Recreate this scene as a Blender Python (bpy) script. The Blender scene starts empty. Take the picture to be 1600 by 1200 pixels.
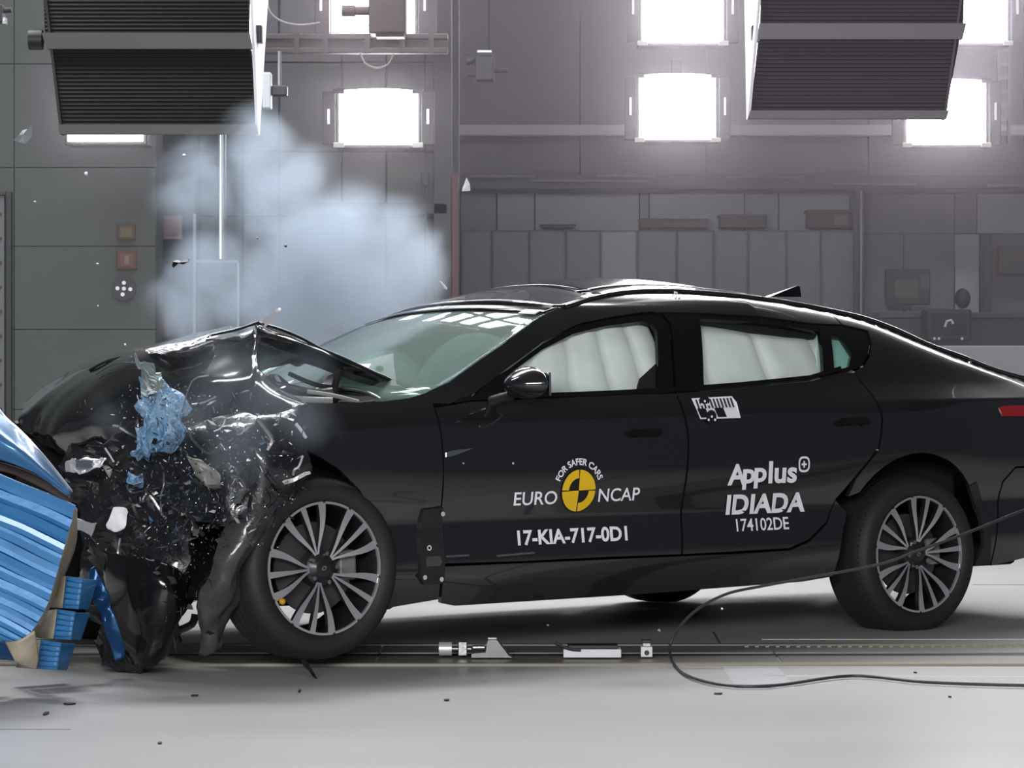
import bpy, bmesh, math, random
from mathutils import Vector, Matrix, noise
random.seed(7)
SC = bpy.context.scene
COL = SC.collection
PI = math.pi
# ------------------------------------------------------------------ camera, world, light
F, CH, YH = 5020.0, 1.2, 529.0          # focal length in pixels, camera height, horizon row
cd = bpy.data.cameras.new('camera'); cam = bpy.data.objects.new('camera', cd); COL.objects.link(cam)
cam.location = (0, 0, CH); cam.rotation_euler = (PI/2, 0, 0)
cd.sensor_width = 36; cd.lens = F/1600*36; cd.shift_y = (YH-600)/1600.0
cd.clip_start = .5; cd.clip_end = 200
SC.camera = cam
w = bpy.data.worlds.new('world'); SC.world = w; w.use_nodes = True
w.node_tree.nodes['Background'].inputs[0].default_value = (.80, .88, 1, 1)
w.node_tree.nodes['Background'].inputs[1].default_value = .085
SC.view_settings.view_transform = 'Standard'; SC.view_settings.look = 'None'
SC.view_settings.exposure = 0; SC.view_settings.gamma = 1; SC.view_settings.use_curve_mapping = False
try:
    SC.cycles.use_denoising = True
    SC.cycles.volume_bounces = 1; SC.cycles.max_bounces = 8; SC.cycles.sample_clamp_indirect = 8
    SC.cycles.transparent_max_bounces = 16
except Exception: pass

def area(name, loc, target, sx, sy, power, colr=(1, .98, 1)):
    l = bpy.data.lights.new(name, 'AREA'); l.shape = 'RECTANGLE'; l.size = sx; l.size_y = sy
    l.energy = power; l.color = colr
    o = bpy.data.objects.new(name, l); COL.objects.link(o); o.location = loc
    o.rotation_euler = (Vector(target)-Vector(loc)).to_track_quat('-Z', 'Y').to_euler()
    return o
area('hall_lamp_near', (-1.0, 0.5, 2.9), (0.3, 12, .8), 6.0, 1.4, 900)
area('ceiling_lamp_middle', (0.0, 15.4, 5.6), (0.0, 12.2, 0), 4.8, .6, 270)
area('ceiling_lamp_left', (-1.6, 14.4, 4.6), (-1.0, 12.8, 1.0), 1.2, .6, 150, (.93, .97, 1))
area('ceiling_lamp_back', (2.5, 18.6, 6.4), (2.5, 24, 1.2), 7.0, 1.0, 170, (.96, .96, 1))
area('added_light_roof_streak', (1.75, 18.6, 5.15), (.6, 13, 1.3), 1.5, .5, 75)  # unseen light added to draw the bright streak on the roof
area('added_light_rear_edge', (3.9, 19.4, 4.55), (1.6, 13.4, 1.2), 2.4, .7, 110)  # unseen light added so the rear roof edge catches a highlight
area('ceiling_lamp_left_back', (-3.4, 12.8, 6.0), (-2.6, 17.5, 1.0), 2.0, 1.0, 120, (.96, .98, 1))

# ------------------------------------------------------------------ helpers
def P(px, py, D):                       # a point seen at that photo position, D metres away along the view
    return Vector(((px-800)/F*D, D, CH+(YH-py)/F*D))
MATS = {}
def mat(name, col, rough=.5, metal=0, coat=0, alpha=1, trans=0, emit=None, es=0, bump=None, var=None, spec=.5, ior=1.45):
    if name in MATS: return MATS[name]
    m = bpy.data.materials.new(name); m.use_nodes = True; MATS[name] = m
    nt = m.node_tree; b = nt.nodes['Principled BSDF']
    b.inputs['Base Color'].default_value = (*col, 1); b.inputs['Roughness'].default_value = rough
    b.inputs['Metallic'].default_value = metal; b.inputs['Coat Weight'].default_value = coat
    b.inputs['Coat Roughness'].default_value = .03
    b.inputs['Alpha'].default_value = alpha; b.inputs['Transmission Weight'].default_value = trans
    b.inputs['Specular IOR Level'].default_value = spec; b.inputs['IOR'].default_value = ior
    if emit: b.inputs['Emission Color'].default_value = (*emit, 1); b.inputs['Emission Strength'].default_value = es
    if bump or var:
        tc = nt.nodes.new('ShaderNodeTexCoord')
    if var:                              # var = (scale, second colour, contrast, stretch)
        mp = nt.nodes.new('ShaderNodeMapping'); mp.inputs['Scale'].default_value = var[3] if len(var) > 3 else (1, 1, 1)
        n = nt.nodes.new('ShaderNodeTexNoise'); n.inputs['Scale'].default_value = var[0]; n.inputs['Detail'].default_value = 6
        r = nt.nodes.new('ShaderNodeValToRGB'); r.color_ramp.elements[0].position = .5-var[2]; r.color_ramp.elements[1].position = .5+var[2]
        r.color_ramp.elements[0].color = (*col, 1); r.color_ramp.elements[1].color = (*var[1], 1)
        nt.links.new(tc.outputs['Object'], mp.inputs[0]); nt.links.new(mp.outputs[0], n.inputs[0])
        nt.links.new(n.outputs[0], r.inputs[0]); nt.links.new(r.outputs[0], b.inputs['Base Color'])
    if bump:                             # bump = (scale, strength)
        n2 = nt.nodes.new('ShaderNodeTexNoise'); n2.inputs['Scale'].default_value = bump[0]; n2.inputs['Detail'].default_value = 5
        bp = nt.nodes.new('ShaderNodeBump'); bp.inputs['Strength'].default_value = bump[1]; bp.inputs['Distance'].default_value = .01
        nt.links.new(tc.outputs['Object'], n2.inputs[0]); nt.links.new(n2.outputs[0], bp.inputs['Height'])
        nt.links.new(bp.outputs[0], b.inputs['Normal'])
    return m
paint = mat('black_paint', (.012, .0125, .0145), .16, coat=1)
crush = mat('crushed_black_paint', (.010, .011, .013), .24, coat=.8, bump=(35, .35))
gloss = mat('gloss_black_trim', (.006, .006, .007), .12)
rubber = mat('tyre_rubber', (.018, .018, .018), .62, bump=(90, .15))
plastic = mat('dark_plastic', (.016, .017, .018), .5, bump=(60, .2))
plastic2 = mat('torn_grey_plastic', (.055, .058, .06), .28, bump=(18, .6), coat=.4)
dark = mat('dark_interior', (.012, .012, .013), .8)
machined = mat('machined_alloy', (.62, .62, .64), .28, .75)
rimdark = mat('dark_rim_paint', (.03, .03, .033), .3, .4)
steel = mat('scratched_steel', (.35, .35, .36), .35, .9, bump=(30, .3))
chrome = mat('chrome', (.75, .75, .78), .12, 1)
white = mat('white_paint', (.80, .80, .82), .5)
letter = mat('white_lettering', (.93, .90, .97), .5)
yellow = mat('yellow_sticker', (.85, .53, .015), .5)
blackst = mat('black_sticker', (.012, .010, .014), .5)
blue = mat('blue_aluminium_sheet', (.035, .175, .40), .38, .15, coat=.3, bump=(14, .25), var=(3, (.045, .21, .46), .25, (1, 1, 6)))
bluelt = mat('light_blue_sheet', (.07, .21, .42), .26, .35, coat=.3)
bluecrumb = mat('blue_honeycomb_residue', (.08, .25, .45), .45, .2, bump=(60, 1), var=(28, (.30, .45, .60), .2))
bare = mat('bare_aluminium_edge', (.55, .50, .40), .5, .1, var=(9, (.20, .15, .09), .3))
bag = mat('white_airbag_fabric', (.93, .96, .96), .75, bump=(120, .05))
red = mat('red_lens', (.42, .015, .02), .25, coat=.5)
sheetw = mat('bright_broken_metal', (.8, .8, .83), .3, .5)

def glassmat(name, tint, refl=.08, opac=.0, ocol=(.5, .6, .57), rough=.02):
    m = bpy.data.materials.new(name); m.use_nodes = True; nt = m.node_tree; nt.nodes.clear()
    out = nt.nodes.new('ShaderNodeOutputMaterial'); t = nt.nodes.new('ShaderNodeBsdfTransparent'); t.inputs[0].default_value = (*tint, 1)
    g = nt.nodes.new('ShaderNodeBsdfGlossy'); g.inputs['Roughness'].default_value = rough
    d = nt.nodes.new('ShaderNodeBsdfDiffuse'); d.inputs[0].default_value = (*ocol, 1)
    m1 = nt.nodes.new('ShaderNodeMixShader'); m1.inputs[0].default_value = opac
    lw = nt.nodes.new('ShaderNodeLayerWeight'); lw.inputs[0].default_value = .5
    pw = nt.nodes.new('ShaderNodeMath'); pw.operation = 'POWER'; pw.inputs[1].default_value = 4; nt.links.new(lw.outputs['Facing'], pw.inputs[0])
    f = nt.nodes.new('ShaderNodeMath'); f.operation = 'MULTIPLY_ADD'; f.inputs[1].default_value = .85; f.inputs[2].default_value = .03; nt.links.new(pw.outputs[0], f.inputs[0])
    m2 = nt.nodes.new('ShaderNodeMixShader')
    nt.links.new(t.outputs[0], m1.inputs[1]); nt.links.new(d.outputs[0], m1.inputs[2])
    nt.links.new(f.outputs[0], m2.inputs[0]); nt.links.new(m1.outputs[0], m2.inputs[1]); nt.links.new(g.outputs[0], m2.inputs[2])
    nt.links.new(m2.outputs[0], out.inputs[0]); return m
sideglass = glassmat('clear_side_glass', (.97, .99, .98))
screenglass = glassmat('windscreen_glass_sheen', (.62, .74, .70), opac=.30, ocol=(.34, .42, .39))  # grey-green diffuse share stands in for reflections on the screen
quarterglass = glassmat('green_quarter_glass', (.86, .97, .94), opac=.04)

def link(o, parent=None):
    COL.objects.link(o)
    if parent: o.parent = parent
    return o
def mesh(name, verts, faces, m, parent=None, smooth=False, mats=None, midx=None):
    me = bpy.data.meshes.new(name); me.from_pydata([tuple(v) for v in verts], [], faces)
    for x in (mats or [m]): me.materials.append(x)
    if midx: me.polygons.foreach_set('material_index', midx)
    if smooth: me.polygons.foreach_set('use_smooth', [True]*len(me.polygons))
    me.update()
    return link(bpy.data.objects.new(name, me), parent)
def obj(name, bm, m, parent=None, smooth=False):
    me = bpy.data.meshes.new(name); bmesh.ops.recalc_face_normals(bm, faces=bm.faces) if not bm.faces or True else None
    bm.to_mesh(me); bm.free()
    for x in (m if isinstance(m, (list, tuple)) else [m]): me.materials.append(x)
    if smooth:
        me.polygons.foreach_set('use_smooth', [True]*len(me.polygons))
        try: me.set_sharp_from_angle(angle=math.radians(38))
        except Exception: pass
    return link(bpy.data.objects.new(name, me), parent)
def tag(o, label=None, cat=None, group=None, kind=None):
    if label: o['label'] = label
    if cat: o['category'] = cat
    if group: o['group'] = group
    if kind: o['kind'] = kind
    return o
def thing(name, label, cat, loc=(0, 0, 0), rot=(0, 0, 0), group=None):
    o = bpy.data.objects.new(name, None); COL.objects.link(o); o.location = loc; o.rotation_euler = rot
    o.empty_display_size = .1
    return tag(o, label, cat, group)
def struct(o): o['kind'] = 'structure'; return o
def box(bm, lo, hi, bev=0, mi=0, rot=None):
    lo, hi = Vector(lo), Vector(hi)
    r = bmesh.ops.create_cube(bm, size=1)
    vs = r['verts']; c = (lo+hi)/2; s = hi-lo
    for v in vs:
        q = Vector((v.co.x*s.x, v.co.y*s.y, v.co.z*s.z))
        v.co = c+(rot @ q if rot else q)
    fs = set(f for v in vs for f in v.link_faces)
    if bev:
        es = set(e for f in fs for e in f.edges)
        rr = bmesh.ops.bevel(bm, geom=list(es), offset=bev, segments=2, affect='EDGES', profile=.5)
        fs = [f for f in rr['faces']]+[f for f in fs if f.is_valid]
    for f in fs:
        if f.is_valid: f.material_index = mi
def boxobj(name, lo, hi, m, parent=None, bev=0, rot=None):
    bm = bmesh.new(); box(bm, lo, hi, bev, 0, rot); return obj(name, bm, m, parent)
def tube(bm, pts, r, n=8, cap=True, mi=0):
    pts = [Vector(p) for p in pts]; rings = []
    rs = r if isinstance(r, (list, tuple)) else [r]*len(pts)
    up = Vector((0, 0, 1)); prev = None
    for i, p in enumerate(pts):
        d = (pts[min(i+1, len(pts)-1)]-pts[max(i-1, 0)]).normalized()
        if prev is None:
            a = d.cross(up) if abs(d.z) < .9 else d.cross(Vector((1, 0, 0)))
        else: a = prev-d*prev.dot(d)
        a.normalize(); prev = a; b = d.cross(a)
        rings.append([bm.verts.new(p+(a*math.cos(2*PI*k/n)+b*math.sin(2*PI*k/n))*rs[i]) for k in range(n)])
    for i in range(len(rings)-1):
        for k in range(n):
            f = bm.faces.new((rings[i][k], rings[i][(k+1) % n], rings[i+1][(k+1) % n], rings[i+1][k])); f.material_index = mi
    if cap:
        for g in (rings[0], rings[-1]):
            f = bm.faces.new(g); f.material_index = mi
def spline(pts, n=6):
    pts = [Vector(p) for p in pts]; out = []
    for i in range(len(pts)-1):
        p0, p1, p2, p3 = pts[max(i-1, 0)], pts[i], pts[i+1], pts[min(i+2, len(pts)-1)]
        for k in range(n):
            t = k/n
            out.append(.5*((2*p1)+(p2-p0)*t+(2*p0-5*p1+4*p2-p3)*t*t+(3*p1-p0-3*p2+p3)*t**3))
    out.append(pts[-1]); return out
def interp(x, xs, ys):                    # smooth monotone-ish cubic
    if x <= xs[0]: return ys[0]
    if x >= xs[-1]: return ys[-1]
    for i in range(len(xs)-1):
        if x <= xs[i+1]: break
    h = xs[i+1]-xs[i]; t = (x-xs[i])/h
    def sl(j):
        if j <= 0: return (ys[1]-ys[0])/(xs[1]-xs[0])
        if j >= len(xs)-1: return (ys[-1]-ys[-2])/(xs[-1]-xs[-2])
        return (ys[j+1]-ys[j-1])/(xs[j+1]-xs[j-1])
    m0, m1 = sl(i)*h, sl(i+1)*h
    return (2*t**3-3*t*t+1)*ys[i]+(t**3-2*t*t+t)*m0+(-2*t**3+3*t*t)*ys[i+1]+(t**3-t*t)*m1
def lathe(bm, prof, n=64, mi=0, axis='y', closed=False):   # prof: (radius, axial)
    rings = []
    for r, a in prof:
        rings.append([bm.verts.new((r*math.cos(2*PI*k/n), a, r*math.sin(2*PI*k/n))) for k in range(n)])
    m = len(rings)
    for i in range(m if closed else m-1):
        A, B = rings[i], rings[(i+1) % m]
        for k in range(n):
            f = bm.faces.new((A[k], A[(k+1) % n], B[(k+1) % n], B[k])); f.material_index = mi
    return rings
def disc(name, m, parent, c, u, v, r, n=24, th=.002, a0=0, a1=2*PI, r0=0):   # flat sector standing proud by th
    c, u, v = Vector(c), Vector(u), Vector(v); nn = u.cross(v).normalized()*th
    bm = bmesh.new(); outer = []; inner = []
    for k in range(n+1):
        a = a0+(a1-a0)*k/n; d = u*math.cos(a)+v*math.sin(a)
        outer.append(bm.verts.new(c+d*r+nn)); 
        if r0: inner.append(bm.verts.new(c+d*r0+nn))
    if r0:
        for k in range(n): bm.faces.new((outer[k], outer[k+1], inner[k+1], inner[k]))
    else:
        if a1-a0 < 2*PI-1e-4: bm.faces.new(outer+[bm.verts.new(c+nn)])
        else: bm.faces.new(outer[:-1])
    return obj(name, bm, m, parent)

# ------------------------------------------------------------------ the hall
floor_m = mat('pale_epoxy_floor', (.40, .40, .40), .42, bump=(6, .06), var=(1.3, (.49, .485, .475), .25, (.35, 1, 1)))
wallg = mat('grey_wall_panel', (.066, .075, .072), .6, var=(.6, (.055, .062, .062), .3))
wallp = mat('upper_wall_plaster', (.14, .13, .145), .7, var=(.5, (.115, .11, .125), .3))
bandm = mat('pale_wall_band', (.36, .34, .37), .6)
soff = mat('dark_soffit', (.07, .063, .072), .5, bump=(3, .2))
lite = mat('pale_grey_panel', (.36, .39, .41), .45)
lite2 = mat('pale_panel_bright', (.50, .54, .57), .45)
cabm = mat('grey_cabinet', (.14, .158, .17), .45)
cabl = mat('light_cabinet', (.22, .25, .265), .4)
seam = mat('dark_seam', (.06, .065, .07), .7)
dkmetal = mat('dark_metal', (.03, .03, .033), .45, .3)
postm = mat('dark_post_paint', (.045, .047, .055), .5)
bluem = mat('blue_grey_steel', (.075, .10, .125), .4, .2)

struct(boxobj('floor', (-9, 5, -.1), (11, 26, 0), floor_m))
struct(boxobj('ceiling', (-9, 5, 8.0), (11, 26, 8.2), wallp))
# left wall, built of wide panels with recessed joints
DL = 17.0
lw = struct(boxobj('wall_left', (-9, DL+.05, 0), (P(243, 0, DL).x, DL+.35, 8.0), seam))
zs = [0, P(0, 640, DL).z, P(0, 515, DL).z, P(0, 385, DL).z, P(0, 262, DL).z, P(0, 100, DL).z, 3.6, 5, 8]
xs = [-9, -5.5, P(22, 0, DL).x, P(243, 0, DL).x]
for i in range(len(zs)-1):
    for j in range(3):
        if j == 1 and False: continue
        boxobj('wall_panel', (xs[j]+.0015, DL, zs[i]+.0015), (xs[j+1]-.0015, DL+.06, zs[i+1]-.0015), wallg, lw, .002)
# dark door frame at the far left
t = thing('door_frame', 'dark riveted metal door frame at the left edge of the wall', 'door frame', (P(8, 0, DL).x, DL-.03, 0))
fx = P(20, 0, DL).x-P(8, 0, DL).x
boxobj('frame_post', (fx-.03, -.02, 0), (fx, .03, P(0, 300, DL).z), dkmetal, t, .003)
boxobj('frame_head', (-.5, -.02, P(0, 300, DL).z-.02), (fx-.03, .03, P(0, 300, DL).z), dkmetal, t, .003)
boxobj('door_leaf', (-.5, 0, .02), (fx-.04, .03, P(0, 303, DL).z), mat('door_leaf_grey', (.10, .115, .115), .5), t)
for k in range(9):
    z = P(0, 335+k*38, DL).z
    bm = bmesh.new(); tube(bm, [(fx-.06, -.012, z), (fx-.06, .01, z)], .008, 8); obj('rivet', bm, dkmetal, t)
# wall signs
def sign(x0, y0, x1, y1, name, label, rimcol, facecol, D=DL, mark=None):
    a, b = P(x0, y1, D), P(x1, y0, D); c = (a+b)/2
    t = thing(name, label, 'sign', (c.x, D-.004, c.z)); hx, hz = (b.x-a.x)/2, (b.z-a.z)/2
    boxobj('sign_border', (-hx, -.012, -hz), (hx, .004, hz), mat(label[:18]+' rim', rimcol, .5), t, .002)
    boxobj('sign_face', (-hx*.66, -.016, -hz*.66), (hx*.66, -.011, hz*.66), mat(label[:18]+' face', facecol, .5), t)
    if mark: boxobj('sign_mark', (-hx*.2, -.018, -hz*.45), (hx*.25, -.015, hz*.45), mark, t)
sign(184, 351, 212, 375, 'wall_sign', 'small brown-framed yellow square sign above the red one', (.055, .033, .022), (.085, .08, .035))
sign(183, 391, 214, 421, 'wall_sign', 'small red square sign between yellow sign and round target', (.085, .035, .025), (.11, .055, .045), mark=mat('sign_pale', (.17, .13, .12), .6))
sign(248, 337, 285, 374, 'wall_sign', 'faded pink notice on the blue-grey cabinet', (.16, .125, .135), (.14, .10, .11), 17.55)
sign(252, 480, 264, 525, 'wall_sign', 'narrow red strip sign low on the blue-grey cabinet', (.10, .05, .06), (.12, .06, .065), 17.5)
c = P(194, 451, DL)
t = thing('target_disc', 'round grey target with five white dots on the left wall', 'target', (c.x, DL-.005, c.z))
r = 19/F*DL
bm = bmesh.new(); rg = lathe(bm, [(r, .004), (r, -.006)], 32); bm.faces.new(rg[1]); obj('disc_plate', bm, mat('target_grey', (.03, .035, .04), .5), t)
for dx, dz in ((0, 0), (.02, 9), (-10, .5), (10, -1), (-2, -9)):
    disc('white_dot', white, t, (dx/F*DL, -.006, dz/F*DL), (1, 0, 0), (0, 0, 1), 3.2/F*DL, 12, .002)

# blue-grey recess with pipe and cabinet
DB = 18.0
wb = struct(boxobj('wall_back', (P(243, 0, DB).x-.3, DB+.35, 0), (P(715, 0, DB).x, DB+.6, 8.0), seam))
xs = [P(x, 0, DB).x for x in (236, 303, 372, 430, 530, 600, 690)]
zs = [0, P(0, 520, DB).z, P(0, 335, DB).z, P(0, 232, DB).z, P(0, 90, DB).z, 3.4, 5.6, 8]
pcol = [mat('recess_panel_blue', (.06, .085, .105), .4), mat('recess_panel_grey', (.125, .125, .13), .5)]
for i in range(len(zs)-1):
    for j in range(6):
        boxobj('wall_panel', (xs[j]+.004, DB+.3+.02*(j % 2), zs[i]+.004), (xs[j+1]-.004, DB+.38, zs[i+1]-.004), pcol[0 if j < 3 else 1], wb, .004)
t = thing('wall_cabinet', 'tall blue-grey cabinet with pale edges behind the smoke', 'cabinet', (P(335, 0, DB).x, DB+.1, 0))
x0, x1 = P(243, 0, DB).x-t.location.x, P(372, 0, DB).x-t.location.x
xm = P(303, 0, DB).x-t.location.x; zt = P(0, 334, DB).z; zd = P(0, 408, DB).z
boxobj('cabinet_body', (x0, -.06, 0), (xm, .18, 2.25), bluem, t, .004)
boxobj('cabinet_door', (xm+.01, -.06, 0.02), (x1, .18, zd), bluem, t, .004)
pl = mat('pale_edge_strip', (.36, .42, .46), .4)
boxobj('edge_strip', (xm-.008, -.075, .01), (xm+.008, -.055, zt), pl, t)
boxobj('edge_strip', (xm+.008, -.075, zd-.008), (x1, -.055, zd+.006), pl, t)
boxobj('edge_strip', (x1-.008, -.075, .01), (x1+.004, -.055, zd-.008), pl, t)
bm = bmesh.new(); tube(bm, [P(345, 405, DB-.2), P(345, 300, DB-.2), P(345, 212, DB-.2), P(345, -120, DB-.2)], .035, 16)
tag(obj('steel_pipe', bm, mat('shiny_galvanised_steel', (.6, .66, .72), .25, .9), None, True), 'shiny vertical steel pipe behind the left lamp housing', 'pipe')
# dark beam and post
bm = bmesh.new(); a = P(450, 336, DB); b = P(700, 318, DB); box(bm, (a.x, DB-.1, a.z), (b.x, DB+.28, b.z), .006)
tag(obj('wall_beam', bm, postm), 'dark horizontal beam seen through the smoke', 'beam')
t = thing('steel_post', 'dark upright steel post left of the cabinet bay', 'post', (P(692, 0, DB).x, DB, 0))
hw = 14/F*DB
boxobj('flange', (-hw, -.10, 0), (hw, -.07, 8), postm, t, .003); boxobj('web', (-.02, -.07, 0), (.02, .07, 8), postm, t)
boxobj('flange', (-hw, .07, 0), (hw, .10, 8), postm, t, .003)
boxobj('red_edge_strip', (hw+.002, -.09, .4), (hw+.035, .05, P(0, 272, DB).z), mat('dull_red_paint', (.085, .035, .035), .5), t)
boxobj('conduit', (-hw*2.0, -.12, 1.2), (-hw*1.8, -.09, 3.2), dkmetal, t)
boxobj('switch_box', (-hw*2.4, -.14, P(0, 292, DB).z), (-hw*1.5, -.09, P(0, 272, DB).z), postm, t, .004)

# right back wall and bay
DR = 24.0
def rx(px): return P(px, 0, DR).x
def rz(py): return P(0, py, DR).z
wr = struct(boxobj('wall_right', (rx(715), DR+.35, 0), (11, DR+.8, 8.0), seam))
xs = [rx(x) for x in (712, 905, 1100, 1350, 1590)]+[9, 11]
for j in range(6):
    boxobj('upper_wall_panel', (xs[j]+.004, DR-.3, rz(200)), (xs[j+1]-.004, DR+.36, 8), wallp, wr)
    boxobj('lintel_panel', (xs[j]+.004, DR-.3, rz(275)), (xs[j+1]-.004, DR+.36, rz(217)), wallp, wr)
struct(boxobj('trim_1', (rx(680), DR-.38, rz(217)), (11, DR-.28, rz(200)), bandm, None, .01))
struct(boxobj('trim_2', (rx(715), DR-.42, rz(300)), (11, DR+.3, rz(276)), soff, None, .01))
for x0, x1, y in ((735, 835, 280), (830, 1010, 287), (930, 1020, 279), (1130, 1250, 281), (1290, 1420, 292), (1530, 1590, 294)):
    boxobj('soffit_rail', (rx(x0), DR-.46, rz(y+1.5)), (rx(x1), DR-.41, rz(y-1.5)), mat('rail_grey', (.12, .11, .125), .4), bpy.data.objects['trim_2'])
# pale panels above the cabinets
xs = (718, 776, 836, 1002, 1017, 1168, 1222, 1335, 1500, 1535, 1620, 1700)
for i in range(len(xs)-1):
    boxobj('bay_panel', (rx(xs[i])+.006, DR+.3, rz(362)), (rx(xs[i+1])-.006, DR+.37, rz(298)), (lite, lite2, lite2, lite, lite2, lite2, lite2, cabm, cabm, lite, cabm)[i], wr)
for i, (x0, x1) in enumerate(((1350, 1420), (1420, 1500), (1500, 1540), (1540, 1700))):
    boxobj('bay_panel', (rx(x0)+.006, DR+.3, 0), (rx(x1)-.006, DR+.37, rz(364)), (cabm, cabm, lite, cabm)[i], wr)
# row of tall cabinets, each a thing
cx = (720, 768, 826, 884, 938, 995, 1057, 1115, 1168, 1228, 1282, 1335)
names = ['leftmost tall grey cabinet beside the dark post', 'second tall grey cabinet from the dark post', 'third tall grey cabinet from the dark post',
 'fourth tall grey cabinet, left of the pale one', 'pale tall cabinet, lightest door of the row', 'tall grey cabinet right of the pale one, under the long box',
 'seventh tall grey cabinet, under the right end of the long box', 'tall grey cabinet under the middle brown box', 'tall grey cabinet just right of the middle brown box',
 'tall grey cabinet behind the roof antenna', 'last tall grey cabinet beside the thin pipe']
for i in range(11):
    x0, x1 = rx(cx[i])+.001, rx(cx[i+1])-.001
    m = cabl if i == 4 else cabm
    t = thing('tall_cabinet', names[i], 'cabinet', ((x0+x1)/2, DR+.05, 0), group='tall cabinets along the back wall')
    h = (x1-x0)/2
    boxobj('cabinet_body', (-h, -.1, 0), (h, .22, rz(360)), m, t, .006)
    d = boxobj('cabinet_door', (-h+.008, -.106, .08), (h-.008, -.098, rz(362)), m, t, .006)
    boxobj('door_handle', (h-.06, -.125, 1.0), (h-.045, -.104, 1.14), dkmetal, d)
def crate(x0, y0, x1, y1, label, m, lab=None, D=DR-.02):
    a, b = P(x0, y1, D), P(x1, y0, D)
    t = thing('storage_box', label, 'box', ((a.x+b.x)/2, D, rz(357)+.004), group='boxes on the cabinets'); h = (b.x-a.x)/2; H = b.z-a.z
    boxobj('box_body', (-h, -.06, 0), (h, .2, H*.8), m, t, .006); boxobj('box_lid', (-h-.01, -.07, H*.8), (h+.01, .21, H), m, t, .004)
    if lab: boxobj('box_label', (h*.2, -.066, H*.15), (h*.8, -.061, H*.7), lab, t)
brn = mat('brown_box_card', (.11, .095, .085), .7)
crate(1000, 343, 1105, 357, 'long low brown box on the cabinets, leftmost and largest', brn)
crate(1125, 337, 1196, 357, 'brown box on the cabinets between two others', brn)
crate(1262, 329, 1330, 357, 'dark brown box with pale label beside the thin pipe', mat('dark_brown_card', (.07, .055, .05), .7), mat('box_label_grey', (.2, .18, .16), .7))
crate(846, 352, 898, 357, 'thin dark box lid lying on the third and fourth cabinets', mat('darker_card', (.06, .06, .065), .7))
bm = bmesh.new(); tube(bm, [(rx(1341), DR-.2, 0), (rx(1341), DR-.2, rz(298))], .022, 12)
tag(obj('service_pipe', bm, mat('pipe_grey', (.16, .16, .19), .35, .4), None, True), 'thin grey vertical pipe right of the tall cabinets', 'pipe')
bm = bmesh.new(); box(bm, (rx(1329), DR-.24, 0), (rx(1336), DR-.18, rz(298)), .003)
tag(obj('service_channel', bm, postm), 'dark narrow channel left of the thin pipe', 'channel')
# notice board
t = thing('notice_board', 'dark notice board with grey papers on the right back wall', 'board', (rx(1425), DR+.27, rz(447)))
a = rx(1460)-rx(1425); boxobj('board_frame', (-a, -.03, rz(475)-rz(447)), (a, .02, rz(420)-rz(447)), mat('board_dark', (.035, .045, .045), .6), t, .006)
boxobj('paper', (-a*.6, -.034, -.08), (a*.45, -.03, .05), mat('paper_grey', (.11, .125, .12), .7), t)
boxobj('paper', (a*.55, -.034, -.02), (a*.95, -.03, .09), mat('paper_grey', (.11, .125, .12), .7), t)
boxobj('document_tray', (-a*.9, -.08, -.17), (a*.1, -.03, -.14), dkmetal, t)
# counter + monitor + low partition
t = thing('counter', 'long dark counter in front of the right back wall', 'counter', (rx(1500), 22.6, 0))
x0 = P(1375, 0, 22.6).x-t.location.x
boxobj('counter_front', (x0, 0, 0), (5, .5, P(0, 497, 22.6).z), mat('counter_dark', (.035, .042, .045), .5), t, .004)
boxobj('counter_top', (x0-.02, -.03, P(0, 497, 22.6).z), (5, .52, P(0, 488, 22.6).z), mat('counter_top_dark', (.05, .055, .06), .35), t, .006)
DM = 22.0
t = thing('monitor', 'boxy dark monitor with a pale reflection on the counter', 'monitor', (P(1483, 0, DM).x, DM, P(0, 533, DM).z))
bm = bmesh.new(); k = 1/F*DM; box(bm, (-36*k, 0, 0), (36*k, .3, 50*k), .02); obj('monitor_case', bm, dkmetal, t)
boxobj('screen', (-28*k, -.006, 9*k), (28*k, .002, 43*k), mat('dark_screen', (.02, .03, .032), .12), t, .004)
for dx in (-23, -16, 20): disc('button', white, t, (dx*k, -.002, 4*k), (1, 0, 0), (0, 0, 1), 2.2*k, 10, .004)
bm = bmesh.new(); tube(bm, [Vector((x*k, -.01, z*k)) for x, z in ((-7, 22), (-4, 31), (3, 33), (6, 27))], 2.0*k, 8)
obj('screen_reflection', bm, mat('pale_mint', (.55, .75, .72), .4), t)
boxobj('monitor_stand', (-5*k, .1, -t.location.z), (5*k, .2, 0), dkmetal, t); boxobj('stand_foot', (-15*k, 0, -t.location.z), (15*k, .3, -t.location.z+.02), dkmetal, t)
t = tag(obj('dark_helmet', (lambda b: (bmesh.ops.create_uvsphere(b, u_segments=20, v_segments=12, radius=.055), b)[1])(bmesh.new()), dkmetal, None, True), 'dark rounded object on top of the monitor', 'object')
t.location = P(1504, 466.5, DM+.15); t.scale = (1, 1, 1.3)
struct(boxobj('wall_front', (P(1465, 0, 20).x, 20, 0), (9, 20.12, P(0, 540, 20).z), mat('pale_low_partition', (.24, .24, .26), .6), None, .01))
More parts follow.
